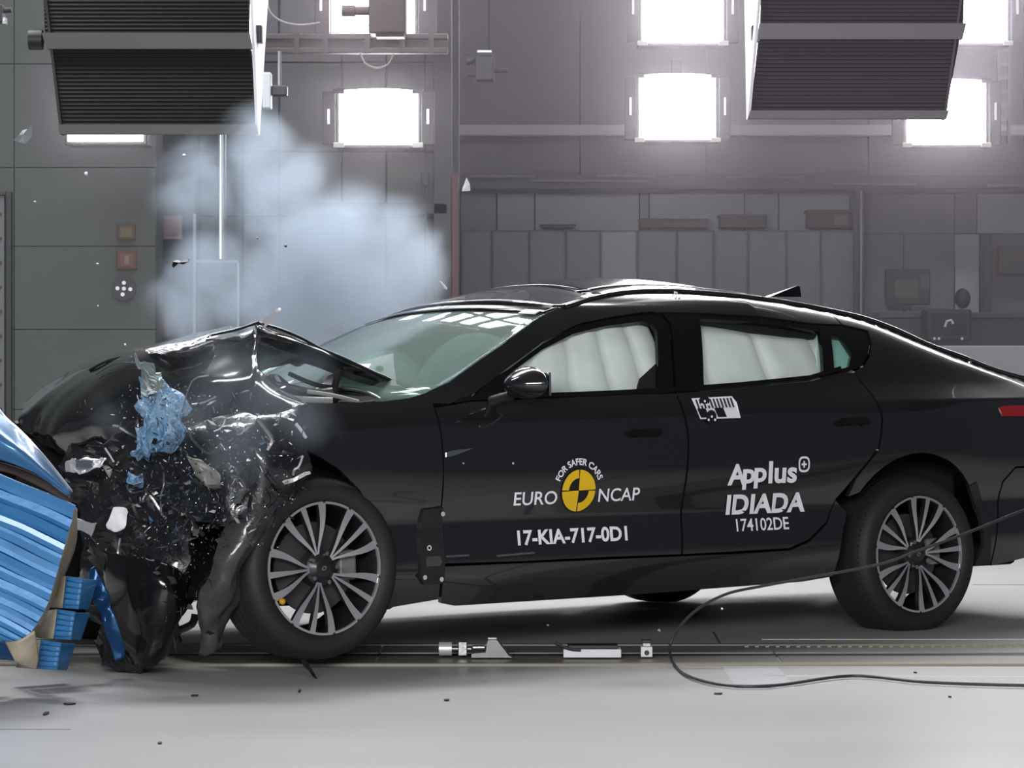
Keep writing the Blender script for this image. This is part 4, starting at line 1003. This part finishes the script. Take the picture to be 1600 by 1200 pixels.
hem('crease_edge', [(150, 584, 12.18), (172, 571, 12.12), (196, 565, 12.06), (232, 570, 11.97), (262, 573, 11.88)], .004, chrome)  # chrome line in place of a highlight on the painted crease
hem('highlight_hem', [(236, 552, 11.9), (262, 548, 11.85), (290, 545, 11.8), (310, 532, 11.8), (326, 526, 11.82)], .005, chrome)  # chrome again, drawing the highlight on the black paint
hem('highlight_hem', [(404, 505, 11.70), (436, 514, 11.8), (470, 528, 11.9), (500, 544, 11.98), (540, 561, 12.08), (576, 578, 12.16), (610, 593, 12.22), (641, 606, 12.28)], .006, paint)  # likewise added to carry the bright line down the near edge
# bonnet rear half
crumple('bonnet', [
 [(392, 512, 12.3), (462, 538, 12.5), (540, 568, 12.65), (600, 594, 12.75)],
 [(403, 507, 11.72), (500, 546, 12.0), (575, 578, 12.18), (640, 607, 12.3)],
 [(398, 540, 11.66), (490, 562, 11.98), (572, 590, 12.18), (642, 610, 12.3)],
 [(392, 582, 11.62), (470, 568, 11.95), (565, 598, 12.17), (645, 614, 12.3)]], paint, .006, 1.8, 8, 6, .003, True)
# wreck shell: bumper, wing and radiator panels pushed together
crumple('wing_top', [[(330, 575, 11.8), (372, 566, 11.72), (402, 572, 11.62), (430, 600, 11.6), (478, 628, 11.62)], [(326, 620, 11.5), (370, 612, 11.45), (404, 612, 11.42), (436, 622, 11.46), (476, 634, 11.5)], [(322, 662, 11.42), (366, 656, 11.38), (408, 652, 11.36), (444, 658, 11.38), (478, 664, 11.44)]], paint, .008, 2.0, 8, 12, .003, True)
crumple('crushed_wing', [
 [(300, 640, 11.6), (360, 628, 11.5), (420, 630, 11.45), (474, 640, 11.45)],
 [(290, 672, 11.42), (350, 660, 11.35), (420, 662, 11.32), (476, 676, 11.42)],
 [(280, 740, 11.36), (350, 730, 11.28), (425, 725, 11.25), (488, 722, 11.40)],
 [(275, 800, 11.34), (345, 810, 11.27), (410, 790, 11.26), (462, 765, 11.38)]], crush, .018, 2.6, 8, 11, .003, True, rag=.015)
crumple('crushed_bumper', [
 [(92, 690, 12.2), (150, 690, 11.95), (215, 660, 11.7), (300, 630, 11.6)],
 [(108, 760, 12.0), (180, 760, 11.7), (245, 750, 11.5), (300, 740, 11.42)],
 [(122, 840, 11.9), (190, 850, 11.6), (250, 850, 11.42), (300, 840, 11.38)],
 [(140, 940, 11.8), (200, 945, 11.55), (250, 950, 11.42), (292, 930, 11.42)],
 [(165, 1030, 11.6), (205, 1042, 11.5), (245, 1036, 11.42), (280, 1000, 11.45)]], crush, .026, 3.0, 8, 23, .003, True, rag=.03)
crumple('torn_arch_liner', [
 [(372, 770, 11.33), (415, 765, 11.30), (455, 752, 11.36), (476, 744, 11.42)],
 [(345, 830, 11.26), (380, 825, 11.22), (415, 812, 11.27), (438, 798, 11.38)],
 [(318, 900, 11.26), (345, 895, 11.22), (375, 882, 11.26), (399, 866, 11.38)],
 [(308, 960, 11.33), (325, 962, 11.30), (350, 955, 11.32), (372, 938, 11.4)],
 [(312, 1022, 11.4), (322, 1026, 11.38), (338, 1024, 11.38), (348, 1015, 11.42)]], plastic2, .014, 3.2, 8, 31, .003, True, rag=.01)
crumple('hanging_liner', [
 [(165, 860, 11.5), (215, 870, 11.35), (262, 880, 11.3), (296, 900, 11.35)],
 [(160, 930, 11.5), (210, 930, 11.32), (262, 930, 11.28), (288, 945, 11.35)],
 [(175, 990, 11.5), (215, 990, 11.34), (256, 985, 11.3), (276, 985, 11.36)],
 [(200, 1036, 11.48), (222, 1044, 11.38), (246, 1040, 11.36), (262, 1025, 11.4)]], gloss, .012, 2.2, 8, 37, .003, True, rag=.01)
crumple('crushed_frame_rail', [[(150, 640, 12.6), (420, 640, 11.9)], [(150, 800, 12.4), (440, 800, 11.8)], [(170, 925, 12.2), (335, 905, 11.8)], [(180, 1000, 12.1), (262, 960, 11.8)]], dark, .02, 2, 10, 43, .01)
# honeycomb residue stuck to the crushed face
crumple('honeycomb_residue', [
 [(222, 596, 11.5), (245, 588, 11.45), (268, 600, 11.42), (284, 618, 11.42)],
 [(224, 630, 11.42), (246, 626, 11.38), (268, 628, 11.35), (288, 640, 11.36)],
 [(218, 662, 11.38), (244, 660, 11.33), (268, 660, 11.31), (290, 668, 11.34)],
 [(212, 694, 11.40), (236, 702, 11.36), (258, 694, 11.33), (284, 684, 11.34)],
 [(218, 712, 11.44), (230, 716, 11.42), (248, 708, 11.4), (270, 700, 11.4)]], bluecrumb, .016, 8, 7, 51, .006, False, rag=.035)
crumple('honeycomb_residue', [[(204, 738, 11.44), (222, 742, 11.42)], [(200, 756, 11.43), (226, 760, 11.41)]], bluecrumb, .01, 9, 7, 52, .005, rag=.02)
crumple('torn_foil', [[(216, 560, 11.5), (236, 572, 11.46)], [(226, 590, 11.46), (262, 600, 11.42)], [(224, 612, 11.42), (284, 624, 11.38)]], mat('grey_green_foil', (.30, .36, .36), .35, .5), .022, 9, 9, 53, .002, rag=.03)
# blue strut pushed out at the bottom, bracket, lamps
crumple('blue_strut', [[(136, 892, 11.35), (150, 886, 11.35)], [(148, 940, 11.33), (168, 930, 11.33)], [(164, 980, 11.32), (184, 968, 11.32)], [(176, 1030, 11.35), (190, 1026, 11.35)]], mat('dark_blue_sheet', (.01, .06, .17), .25, .4), .012, 5, 8, 61, .004, True)
crumple('headlamp_shell', [[(106, 722, 11.7), (130, 714, 11.66), (165, 716, 11.62)], [(102, 738, 11.68), (130, 740, 11.62), (158, 730, 11.6)]], sheetw, .010, 8, 7, 71, .003, rag=.012)
crumple('headlamp_reflector', [[(118, 720, 11.6), (148, 718, 11.57)], [(118, 731, 11.6), (148, 730, 11.57)]], mat('headlamp_clear', (.25, .28, .36), .1, .6), .006, 9, 6, 72, .002, rag=.006)
crumple('broken_bracket', [[(174, 794, 11.3), (190, 792, 11.3), (200, 800, 11.3)], [(166, 818, 11.28), (182, 826, 11.27), (198, 820, 11.28)], [(170, 828, 11.28), (182, 832, 11.27), (194, 826, 11.28)]], white, .006, 7, 5, 73, .006)
crumple('broken_bracket', [[(118, 814, 11.6), (152, 818, 11.55)], [(120, 826, 11.6), (142, 836, 11.55)]], sheetw, .006, 8, 6, 74, .003, rag=.01)
crumple('broken_bracket', [[(368, 768, 11.2), (386, 764, 11.2)], [(356, 800, 11.2), (372, 786, 11.2)]], plastic2, .008, 8, 6, 75, .003, rag=.012)
crumple('grey_housing', [[(300, 710, 11.22), (318, 716, 11.2), (330, 730, 11.2)], [(302, 745, 11.2), (322, 752, 11.17), (346, 738, 11.2)], [(318, 756, 11.22), (334, 760, 11.2), (350, 752, 11.22)]], mat('cast_grey', (.25, .25, .23), .5, .3), .014, 6, 6, 76, .005, rag=.01)
# engine bay pieces seen under the lifted bonnet
def bar(name, pts, r, m, sq=False):
    bm = bmesh.new(); tube(bm, spline([loc(P(*p)) for p in pts], 4), r, 8); return obj(name, bm, m, car, True)
bar('wiper_arm', [(452, 584, 12.3), (490, 600, 12.25), (535, 610, 12.2), (580, 620, 12.15)], .009, plastic)
bar('wiper_arm', [(534, 606, 12.15), (570, 612, 12.12), (598, 626, 12.1)], .007, steel)
bar('hose', [(410, 598, 11.9), (450, 606, 11.85), (490, 614, 11.85), (520, 612, 11.85)], .016, plastic)
bar('hose', [(425, 618, 11.75), (470, 624, 11.75), (520, 626, 11.75)], .012, mat('hose_grey', (.25, .26, .25), .5))
bar('hose', [(480, 612, 11.8), (520, 618, 11.8), (560, 628, 11.85)], .008, mat('hose_grey', (.25, .26, .25), .5))
bar('hinge_strut', [(529, 580, 12.1), (524, 600, 12.05), (519, 627, 12.0)], .014, dark)
bar('hinge_strut', [(430, 586, 12.0), (436, 596, 12.0), (441, 606, 12.0)], .008, sheetw)
bar('hinge_strut', [(455, 566, 12.2), (466, 570, 12.2), (480, 562, 12.2)], .007, sheetw)
bar('fender_edge', [(529, 628, 11.72), (550, 629, 11.74), (562, 630, 11.75), (585, 627, 11.78)], .005, chrome)
crumple('cowl_plate', [[(512, 588, 12.4), (532, 580, 12.4)], [(505, 600, 12.35), (526, 602, 12.35)]], white, .002, 5, 4, 81, .003)
crumple('cowl_plate', [[(454, 602, 12.3), (474, 596, 12.3)], [(450, 606, 12.25), (462, 608, 12.25)]], white, .002, 5, 4, 82, .003)
crumple('cowl_trim', [[(553, 570, 12.25), (580, 569, 12.3)], [(558, 574, 12.2), (574, 578, 12.2)]], white, .001, 5, 4, 83, .003)
crumple('engine_cover', [[(395, 575, 12.3), (450, 600, 12.3), (520, 618, 12.3), (600, 624, 12.35)], [(400, 640, 12.0), (450, 645, 12.0), (520, 640, 12.0), (600, 640, 12.1)]], plastic, .02, 3, 8, 84, .01)
# ripped metal lips
bar('torn_edge', [(462, 662, 11.32), (470, 672, 11.32), (478, 684, 11.33)], .006, sheetw)
bar('torn_edge', [(458, 742, 11.25), (460, 734, 11.24), (466, 730, 11.24), (470, 722, 11.25), (473, 712, 11.26)], .004, sheetw)
crumple('torn_lip', [[(440, 752, 11.25), (462, 746, 11.24), (482, 734, 11.26)], [(444, 758, 11.25), (464, 752, 11.24), (484, 738, 11.26)]], sheetw, .006, 8, 7, 85, .002, rag=.008)
bar('torn_wire', [(352, 655, 11.2), (346, 668, 11.2), (334, 674, 11.2)], .0025, sheetw)
bar('torn_wire', [(190, 660, 11.5), (176, 682, 11.5), (162, 695, 11.5)], .002, plastic2)
bar('torn_wire', [(164, 700, 11.45), (172, 712, 11.45), (178, 722, 11.45)], .0035, sheetw)
bar('torn_wire', [(300, 632, 11.35), (316, 630, 11.35), (338, 620, 11.36)], .003, steel)
bar('torn_wire', [(284, 645, 11.3), (300, 596, 11.4), (326, 587, 11.42)], .003, steel)
# dense small breakage over the crushed face
def fragments(name, n, region, seed, ms, smin, smax):
    r = random.Random(seed); V, Fs, mi = [], [], []
    for i in range(n):
        for _ in range(30):
            px, py = r.gauss(region[0], region[2]), r.gauss(region[1], region[3])
            if 120 < px < 480 and 600 < py < 1010 and not (px < 215 and py > 880) and not (py > 860 and px > 330) and px+.45*(py-760) < 480 : break
        D = 11.22+(0.5 if px < 200 else .5*max(0, (300-px)/200))-r.random()*.12
        c = loc(P(px, py, D)); s = smin+(smax-smin)*r.random()**3.2
        a = Vector((r.gauss(0, 1), r.gauss(0, 1), r.gauss(0, 1))).normalized(); b = a.orthogonal().normalized(); d = a.cross(b)
        e = r.uniform(.15, .7); k = len(V); th = .0012
        q = [a*s, b*s*e, -a*s*r.uniform(.5, 1), -b*s*e*r.uniform(.3, 1)]
        V += [c+x+d*th for x in q]+[c+x-d*th+d*s*.12*r.random() for x in q]
        F_ = [(0, 1, 2, 3), (7, 6, 5, 4), (0, 4, 5, 1), (1, 5, 6, 2), (2, 6, 7, 3), (3, 7, 4, 0)]
        Fs += [tuple(x+k for x in f) for f in F_]; m_ = r.choices(range(len(ms)), weights=[5, 3, 4, 2.2, .9][:len(ms)])[0]; mi += [m_]*6
    o = mesh(name, V, Fs, None, car, mats=ms, midx=mi); o['kind'] = 'stuff'; return o
fr_ms = [crush, steel, plastic2, sheetw, bluelt]
fragments('broken_fragments', 900, (330, 740, 90, 75), 5, fr_ms, .003, .024)
fragments('broken_fragments', 320, (250, 840, 70, 80), 6, [crush, plastic2, plastic, steel], .004, .035)
fragments('broken_fragments', 150, (250, 600, 30, 40), 8, [steel, sheetw, bluelt, crush], .002, .010)
for i in range(26):                        # twisted strips and pipes
    r = random.Random(100+i); px, py = r.uniform(180, 440), r.uniform(650, 900)
    if px+.45*(py-760) > 450: px -= 90
    p = loc(P(px, py, 11.26+.5*max(0, (300-px)/200))); d = Vector((r.gauss(0, 1), r.gauss(0, .3), r.gauss(0, 1))).normalized()*.06
    bm = bmesh.new(); tube(bm, spline([p-d, p-d*.3+Vector((r.gauss(0, .015), r.gauss(0, .01), r.gauss(0, .015))), p+d*.4, p+d+Vector((r.gauss(0, .03), 0, r.gauss(0, .03)))], 3), r.uniform(.003, .009), 6)
    obj('twisted_pipe', bm, r.choice([crush, plastic2, steel, plastic]), car, True)
# suspension bits in front of the wheel
bar('suspension_arm', [(262, 935, 11.5), (290, 925, 11.6), (340, 935, 11.7), (380, 940, 11.8)], .022, dark)
bar('suspension_arm', [(280, 985, 11.5), (300, 975, 11.5), (305, 960, 11.5)], .014, crush)

# ------------------------------------------------------------------ the deformable barrier
bar_ = thing('crash_barrier', 'blue corrugated deformable barrier at the left edge, bent by the car', 'barrier', P(60, 1040, 10.9))
def bl(p): return p-bar_.location
def sheet(name, rows, m, sub=6, th=.004, parent=None, flat=False):
    R = [[bl(P(*p)) for p in row] for row in rows]; A = [spline(r_, sub) for r_ in R]; nc = len(A[0])
    cols = [[A[i][j] for i in range(len(A))] if flat else spline([A[i][j] for i in range(len(A))], sub) for j in range(nc)]; nr = len(cols[0])
    V = [cols[j][i] for i in range(nr) for j in range(nc)]
    o = mesh(name, V, [(i*nc+j, i*nc+j+1, (i+1)*nc+j+1, (i+1)*nc+j) for i in range(nr-1) for j in range(nc-1)], m, parent or bar_, not flat)
    md = o.modifiers.new('thickness', 'SOLIDIFY'); md.thickness = th; md.offset = 0; return o
sheet('cladding_sheet', [[(-60, 560, 10.9), (0, 643, 10.85), (30, 672, 10.85), (62, 706, 10.85), (112, 768, 10.9)], [(-60, 640, 10.7), (0, 684, 10.66), (30, 702, 10.66), (62, 728, 10.7), (110, 772, 10.8)], [(-60, 700, 10.72), (0, 718, 10.7), (28, 727, 10.7), (60, 742, 10.72), (106, 776, 10.8)]], bluelt, 7)
sheet('sheet_edge', [[(-60, 556, 10.9), (0, 640, 10.84), (30, 669, 10.84), (62, 703, 10.84), (112, 765, 10.89)], [(-60, 562, 10.9), (0, 646, 10.84), (31, 675, 10.84), (64, 708, 10.84), (113, 769, 10.89)]], sheetw, 7, .006)
sheet('inner_sheet', [[(-60, 712, 10.95), (0, 722, 10.9), (60, 744, 10.9), (106, 776, 10.9)], [(-60, 745, 10.9), (0, 736, 10.9), (60, 760, 10.9), (112, 790, 10.9)]], mat('brown_inner_sheet', (.06, .035, .025), .6), 5)
# stack of folded honeycomb layers, each a corrugated strip of its own
Ltop = lambda x: 735+(x/118)*44+ (x/118)**2*11
edgeR = [(118, 790), (112, 815), (104, 840), (97, 866), (90, 892), (84, 916), (76, 940), (66, 962), (52, 984), (38, 1000), (14, 1003)]
lay = [0, .085, .16, .235, .30, .37, .45, .53, .60, .675, .75, .82, .89, .95, 1.0]
def redge(f):
    k = f*(len(edgeR)-1); i = min(int(k), len(edgeR)-2); a, b = edgeR[i], edgeR[i+1]; return a[0]+(b[0]-a[0])*(k-i), a[1]+(b[1]-a[1])*(k-i)
for i in range(len(lay)-1):
    f0, f1 = lay[i], lay[i+1]; (xa, ya), (xb, yb) = redge(f0), redge(f1)
    r = random.Random(i); pr_ = .0+r.uniform(-.02, .03); kf = r.uniform(.3, .7)
    la, lb = 735+f0*262, 735+f1*262
    def line(x1, y1, y0, D):
        return [(x, y0-14+(y1-y0+14)*max(0, (x+60)/(x1+60))**1.15+1.0*math.sin(x*.05+i), D) for x in [(-60)+(x1+60)*q/5 for q in range(6)]]
    g = (yb-ya)*.02
    sheet('honeycomb_layer', [line(xa, ya+.3, la, 10.766), line(xa, ya+g+1, la+1.2, 10.755-pr_*.3), line(xa+(xb-xa)*kf, ya+(yb-ya)*kf, la+(lb-la)*kf, 10.755-r.uniform(-.0015, .003)), line(xb, yb-g-1, lb-1.2, 10.755-pr_*.3), line(xb, yb-.3, lb, 10.766)], blue, 4, .003, None, True)
# pale aluminium inner face along the torn edge
sheet('torn_edge', [[(116, 790, 10.8), (105, 838, 10.8), (90, 890, 10.8), (76, 938, 10.8), (58, 974, 10.8)], [(120, 795, 10.95), (118, 850, 10.98), (100, 900, 10.98), (82, 940, 10.95), (62, 978, 10.9)]], bare, 6)
sheet('torn_edge', [[(8, 1003, 10.75), (30, 1000, 10.72), (54, 985, 10.72)], [(22, 1030, 10.75), (40, 1030, 10.75), (60, 1025, 10.78)], [(24, 1034, 10.8), (44, 1042, 10.8), (56, 1045, 10.8)]], bare, 5)
# bumper element: three small honeycomb blocks
for i, (y0, y1, xl, xs_, xr) in enumerate(((900, 952, 76, 98, 132), (952, 1000, 62, 84, 120), (1000, 1047, 40, 58, 98))):
    b = sheet('bumper_block_face', [[(xs_+6, y0, 10.9), (xr-2, y0+4, 10.88)], [(xs_, y1-2, 10.9), (xr-9, y1, 10.88)]], blue, 4, .006)
    sheet('bumper_block_side', [[(xl, y0+4, 11.1), (xs_+5, y0, 10.9)], [(xl-14, y1-4, 11.1), (xs_-1, y1-2, 10.9)]], bare, 3, .006, b)
    for q in range(5):
        f = (q+.6)/5.5; y = y0+(y1-y0)*f
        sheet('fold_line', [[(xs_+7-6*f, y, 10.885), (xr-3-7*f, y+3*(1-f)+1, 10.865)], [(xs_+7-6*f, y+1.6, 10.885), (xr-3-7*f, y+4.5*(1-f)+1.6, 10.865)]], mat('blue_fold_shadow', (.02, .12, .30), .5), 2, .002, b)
    sheet('block_back', [[(xl, y0+4, 11.1), (xr+20, y0+6, 11.2)], [(xl-14, y1-4, 11.1), (xr+6, y1, 11.2)]], blue, 2, .006, b)
# solid carrier behind, resting on the floor outside the picture
c0 = P(-160, 640, 11.2); boxobj('barrier_carrier', tuple(bl(Vector((-3.2, 10.75, .02)))), tuple(bl(Vector((P(-70, 0, 11.2).x, 11.5, 1.0)))), mat('carrier_grey', (.25, .26, .27), .5), bar_, .02)
sheet('lower_sheet', [[(-60, 985, 10.8), (0, 1000, 10.8), (16, 1003, 10.8)], [(-60, 1030, 10.85), (0, 1030, 10.85), (24, 1032, 10.85)]], mat('dark_blue_sheet', (.01, .06, .17), .25, .4), 4)

# ------------------------------------------------------------------ flying pieces and litter
def shard(name, label, pts, D, m, th=.004, cat='debris', amp=.004, group=None, rise=0):
    c = sum((P(x, y, D) for x, y in pts), Vector())/len(pts); r = random.Random(len(label))
    bm = bmesh.new(); q = [P(x, y, D)-c+Vector((0, r.uniform(-amp, amp)*4, 0)) for x, y in pts]; n = len(q)
    ctr = Vector((0, -amp*3, 0)); V = q+[ctr]+[v+Vector((0, th, 0)) for v in q]+[ctr+Vector((0, th, 0))]
    Fs = [(i, (i+1) % n, n) for i in range(n)]+[((i+1) % n+n+1, i+n+1, 2*n+1) for i in range(n)]+[(i, i+n+1, (i+1) % n+n+1, (i+1) % n) for i in range(n)]
    bm.free(); o = mesh(name, V, Fs, m); o.location = c; return tag(o, label, cat, group)
clear = mat('clear_grey_plastic', (.38, .39, .42), .15, .2)
shard('plastic_shard', 'pale curled plastic shard flying in front of the left wall', [(20, 219), (31, 212), (34, 203), (47, 199), (52, 195), (50, 214), (40, 225), (30, 222)], 12.6, clear, .006, amp=.012)
shard('plastic_shard', 'white triangular shard flying beside the dark post', [(729, 277), (734, 288), (735, 298), (722, 299), (723, 293)], 12.4, white, .01)
shard('metal_sliver', 'small bright sliver flying above the windscreen', [(686, 438), (690, 440), (699, 450), (698, 453), (693, 450)], 12.4, white, .006)
o = shard('black_clip', 'jagged black clip flying in front of the pink notice', [(268, 415), (271, 409), (276, 406), (283, 408), (294, 404), (294, 409), (285, 413), (277, 411), (270, 418)], 12.3, blackst, .02)
for i, (x, y, s, m, lb) in enumerate(((135, 271, 3, white, 'tiny white chip flying below the left housing'), (288, 243, 3, white, 'tiny white chip in front of the steel pipe, just below the left housing'), (446, 384, 2.5, blackst, 'tiny black bead flying in the smoke'),
    (402, 372, 1.6, blackst, 'smallest black speck in the smoke, left of the bead'), (54, 315, 1.5, white, 'tiny pale speck near the door frame'), (152, 412, 1.5, white, 'tiny pale speck left of the red sign'),
    (153, 478, 1.4, white, 'tiny pale speck left of the round target'), (1030, 985, 2.5, white, 'tiny white chip lit over the floor under the car'), (856, 977, 1.5, white, 'tiny pale speck over the floor shadow under the sill'),
    (1128, 951, 1.8, white, 'tiny pale speck under the sill near the cable'), (802, 724, 1.6, white, 'tiny white speck in front of the front door above the lettering'), (724, 724, 1.6, white, 'tiny white speck in front of the front door edge'), (195, 538, 1.8, white, 'tiny white speck just above the bonnet'))):
    D = 11.2 if y > 600 else 12.3
    if y > 600 and x > 1000: D = 11.9
    shard('flying_chip', lb, [(x-s, y-s*.4), (x, y-s), (x+s, y-s*.2), (x+s*.5, y+s), (x-s*.6, y+s*.7)], D, m, .006, group=None)
shard('rubber_strip', 'black strip of torn rubber falling beside the front wheel', [(470, 1031), (476, 1028), (484, 1040), (491, 1052), (495, 1062), (489, 1057), (482, 1049), (475, 1042)], 11.3, blackst, .012)
for i, (x, y, a, b, lb) in enumerate(((108, 1099, 13, 2, 'flat oval dark scrap on the floor, largest of the litter'), (72, 1114, 5, 4, 'small slanted black splinter on the pale floor'), (304, 1086, 7, 1.5, 'thin dark scrap on the floor right of the oval one'),
    (468, 1079, 2.5, 3.5, 'small black crumb on the floor below the front wheel'), (698, 1093, 5, 2, 'small black crumb on the floor in front of the rail cylinder'), (1122, 1083, 9, 1.2, 'short dark thread on the floor inside the cable loop'), (1430, 1050, 3, 1.2, 'tiny dark crumb by the rail at the right'),
    (1484, 1088, 3, 1.2, 'tiny dark crumb on the floor at the lower right'), (250, 1160, 4, 2, 'small dark crumb on the floor at the bottom left'))):
    c = G(x, y, .004); bm = bmesh.new(); n = 8
    rx_, ry_ = a/F*c.y, b/F*c.y*6
    lo = [bm.verts.new((rx_*math.cos(2*PI*q/n)*random.uniform(.7, 1), ry_*math.sin(2*PI*q/n)*random.uniform(.7, 1), 0)) for q in range(n)]
    hi = [bm.verts.new(v.co+Vector((0, 0, .004))) for v in lo]; bm.faces.new(lo[::-1]); bm.faces.new(hi)
    for q in range(n): bm.faces.new((lo[q], lo[(q+1) % n], hi[(q+1) % n], hi[q]))
    o = tag(obj('floor_litter', bm, dkmetal), lb, 'debris', 'litter on the floor'); o.location = (c.x, c.y, .001)

# ------------------------------------------------------------------ smoke
def smoke(name, blobs, dens, label, scale=3.0, seed=0, col=(.76, .87, 1), aniso=.2):
    """soft cloud: one closed mesh round the blobs, filled with noise-broken fog"""
    allp = [(P(x, y, D), r) for x, y, D, r in blobs]
    c = sum((p for p, r in allp), Vector())/len(allp)
    lo = Vector([min(p[i]-r-.09 for p, r in allp) for i in range(3)])-c; hi = Vector([max(p[i]+r+.09 for p, r in allp) for i in range(3)])-c
    m = bpy.data.materials.new(name); m.use_nodes = True; nt = m.node_tree; nt.nodes.clear()
    out = nt.nodes.new('ShaderNodeOutputMaterial'); vs = nt.nodes.new('ShaderNodeVolumePrincipled')
    vs.inputs['Color'].default_value = (*col, 1); vs.inputs['Anisotropy'].default_value = aniso
    tc = nt.nodes.new('ShaderNodeTexCoord'); acc = None
    nz = nt.nodes.new('ShaderNodeTexNoise'); nz.inputs['Scale'].default_value = scale; nz.inputs['Detail'].default_value = 5; nz.inputs['Roughness'].default_value = .55
    nz.inputs['Distortion'].default_value = .6; mp = nt.nodes.new('ShaderNodeMapping'); mp.inputs['Location'].default_value = (seed, seed*.7, 0)
    nt.links.new(tc.outputs['Object'], mp.inputs[0]); nt.links.new(mp.outputs[0], nz.inputs[0])
    off = nt.nodes.new('ShaderNodeVectorMath'); off.operation = 'MULTIPLY_ADD'; off.inputs[1].default_value = (.30,)*3
    nt.links.new(nz.outputs['Color'], off.inputs[0]); ad = nt.nodes.new('ShaderNodeVectorMath'); ad.operation = 'ADD'; ad.inputs[1].default_value = (-.15,)*3
    nt.links.new(tc.outputs['Object'], ad.inputs[0]); nt.links.new(ad.outputs[0], off.inputs[2])
    for (p, r), b in zip(allp, blobs):
        d = nt.nodes.new('ShaderNodeVectorMath'); d.operation = 'DISTANCE'; d.inputs[1].default_value = p-c; nt.links.new(off.outputs[0], d.inputs[0])
        mr = nt.nodes.new('ShaderNodeMapRange'); mr.interpolation_type = 'SMOOTHSTEP'; mr.inputs[1].default_value = r; mr.inputs[2].default_value = r*.25; mr.inputs[3].default_value = 0; mr.inputs[4].default_value = 1
        nt.links.new(d.outputs['Value'], mr.inputs[0])
        if acc is None: acc = mr.outputs[0]
        else:
            a = nt.nodes.new('ShaderNodeMath'); a.operation = 'MAXIMUM'; nt.links.new(acc, a.inputs[0]); nt.links.new(mr.outputs[0], a.inputs[1]); acc = a.outputs[0]
    rp = nt.nodes.new('ShaderNodeMapRange'); rp.inputs[1].default_value = .34; rp.inputs[2].default_value = .66; rp.inputs[3].default_value = .25; rp.inputs[4].default_value = 1
    nt.links.new(nz.outputs[0], rp.inputs[0])
    mu = nt.nodes.new('ShaderNodeMath'); mu.operation = 'MULTIPLY'; nt.links.new(acc, mu.inputs[0]); nt.links.new(rp.outputs[0], mu.inputs[1])
    m2 = nt.nodes.new('ShaderNodeMath'); m2.operation = 'MULTIPLY'; m2.inputs[1].default_value = dens; nt.links.new(mu.outputs[0], m2.inputs[0])
    nt.links.new(m2.outputs[0], vs.inputs['Density']); nt.links.new(vs.outputs[0], out.inputs['Volume'])
    try: m.cycles.volume_step_rate = 1.0
    except Exception: pass
    bm = bmesh.new(); box(bm, lo, hi); o = obj(name, bm, m); o.location = c
    return tag(o, label, 'smoke', kind='stuff')
smoke('smoke_cloud', [(560, 460, 13.7, .38), (640, 420, 13.7, .24), (650, 500, 13.7, .20), (480, 400, 13.7, .36), (420, 320, 13.7, .30), (400, 240, 13.7, .22), (460, 280, 13.7, .18), (540, 370, 13.7, .26), (610, 370, 13.7, .20), (560, 530, 13.7, .28), (480, 510, 13.7, .32), (400, 450, 13.7, .28), (330, 420, 13.7, .24), (300, 300, 13.7, .24), (290, 480, 13.7, .2)],
      6.5, 'pale blue smoke cloud rising behind the crumpled bonnet', 2.6, 3)
smoke('smoke_wisp', [(420, 620, 10.9, .22), (360, 590, 10.9, .20), (470, 660, 10.9, .16), (300, 640, 10.9, .16), (380, 700, 10.9, .18), (170, 650, 10.9, .10), (480, 560, 10.95, .12)],
      .9, 'thin smoke drifting in front of the crushed wing', 3.2, 8)

# scattering volume added to mimic lens glare around the lamps
hz = bpy.data.materials.new('glare_haze'); hz.use_nodes = True; nt = hz.node_tree; nt.nodes.clear()
vs = nt.nodes.new('ShaderNodeVolumeScatter'); vs.inputs['Density'].default_value = .030; vs.inputs['Anisotropy'].default_value = .86; vs.inputs['Color'].default_value = (1, .90, 1, 1)
out = nt.nodes.new('ShaderNodeOutputMaterial'); nt.links.new(vs.outputs[0], out.inputs['Volume'])
bm = bmesh.new(); box(bm, (-4.4, 14.75, .4), (6.5, 22.9, 7.5)); tag(obj('glare_haze', bm, hz), 'pale scattering volume added for lens glare around the flood lamps behind the car', 'glare_haze', kind='stuff')
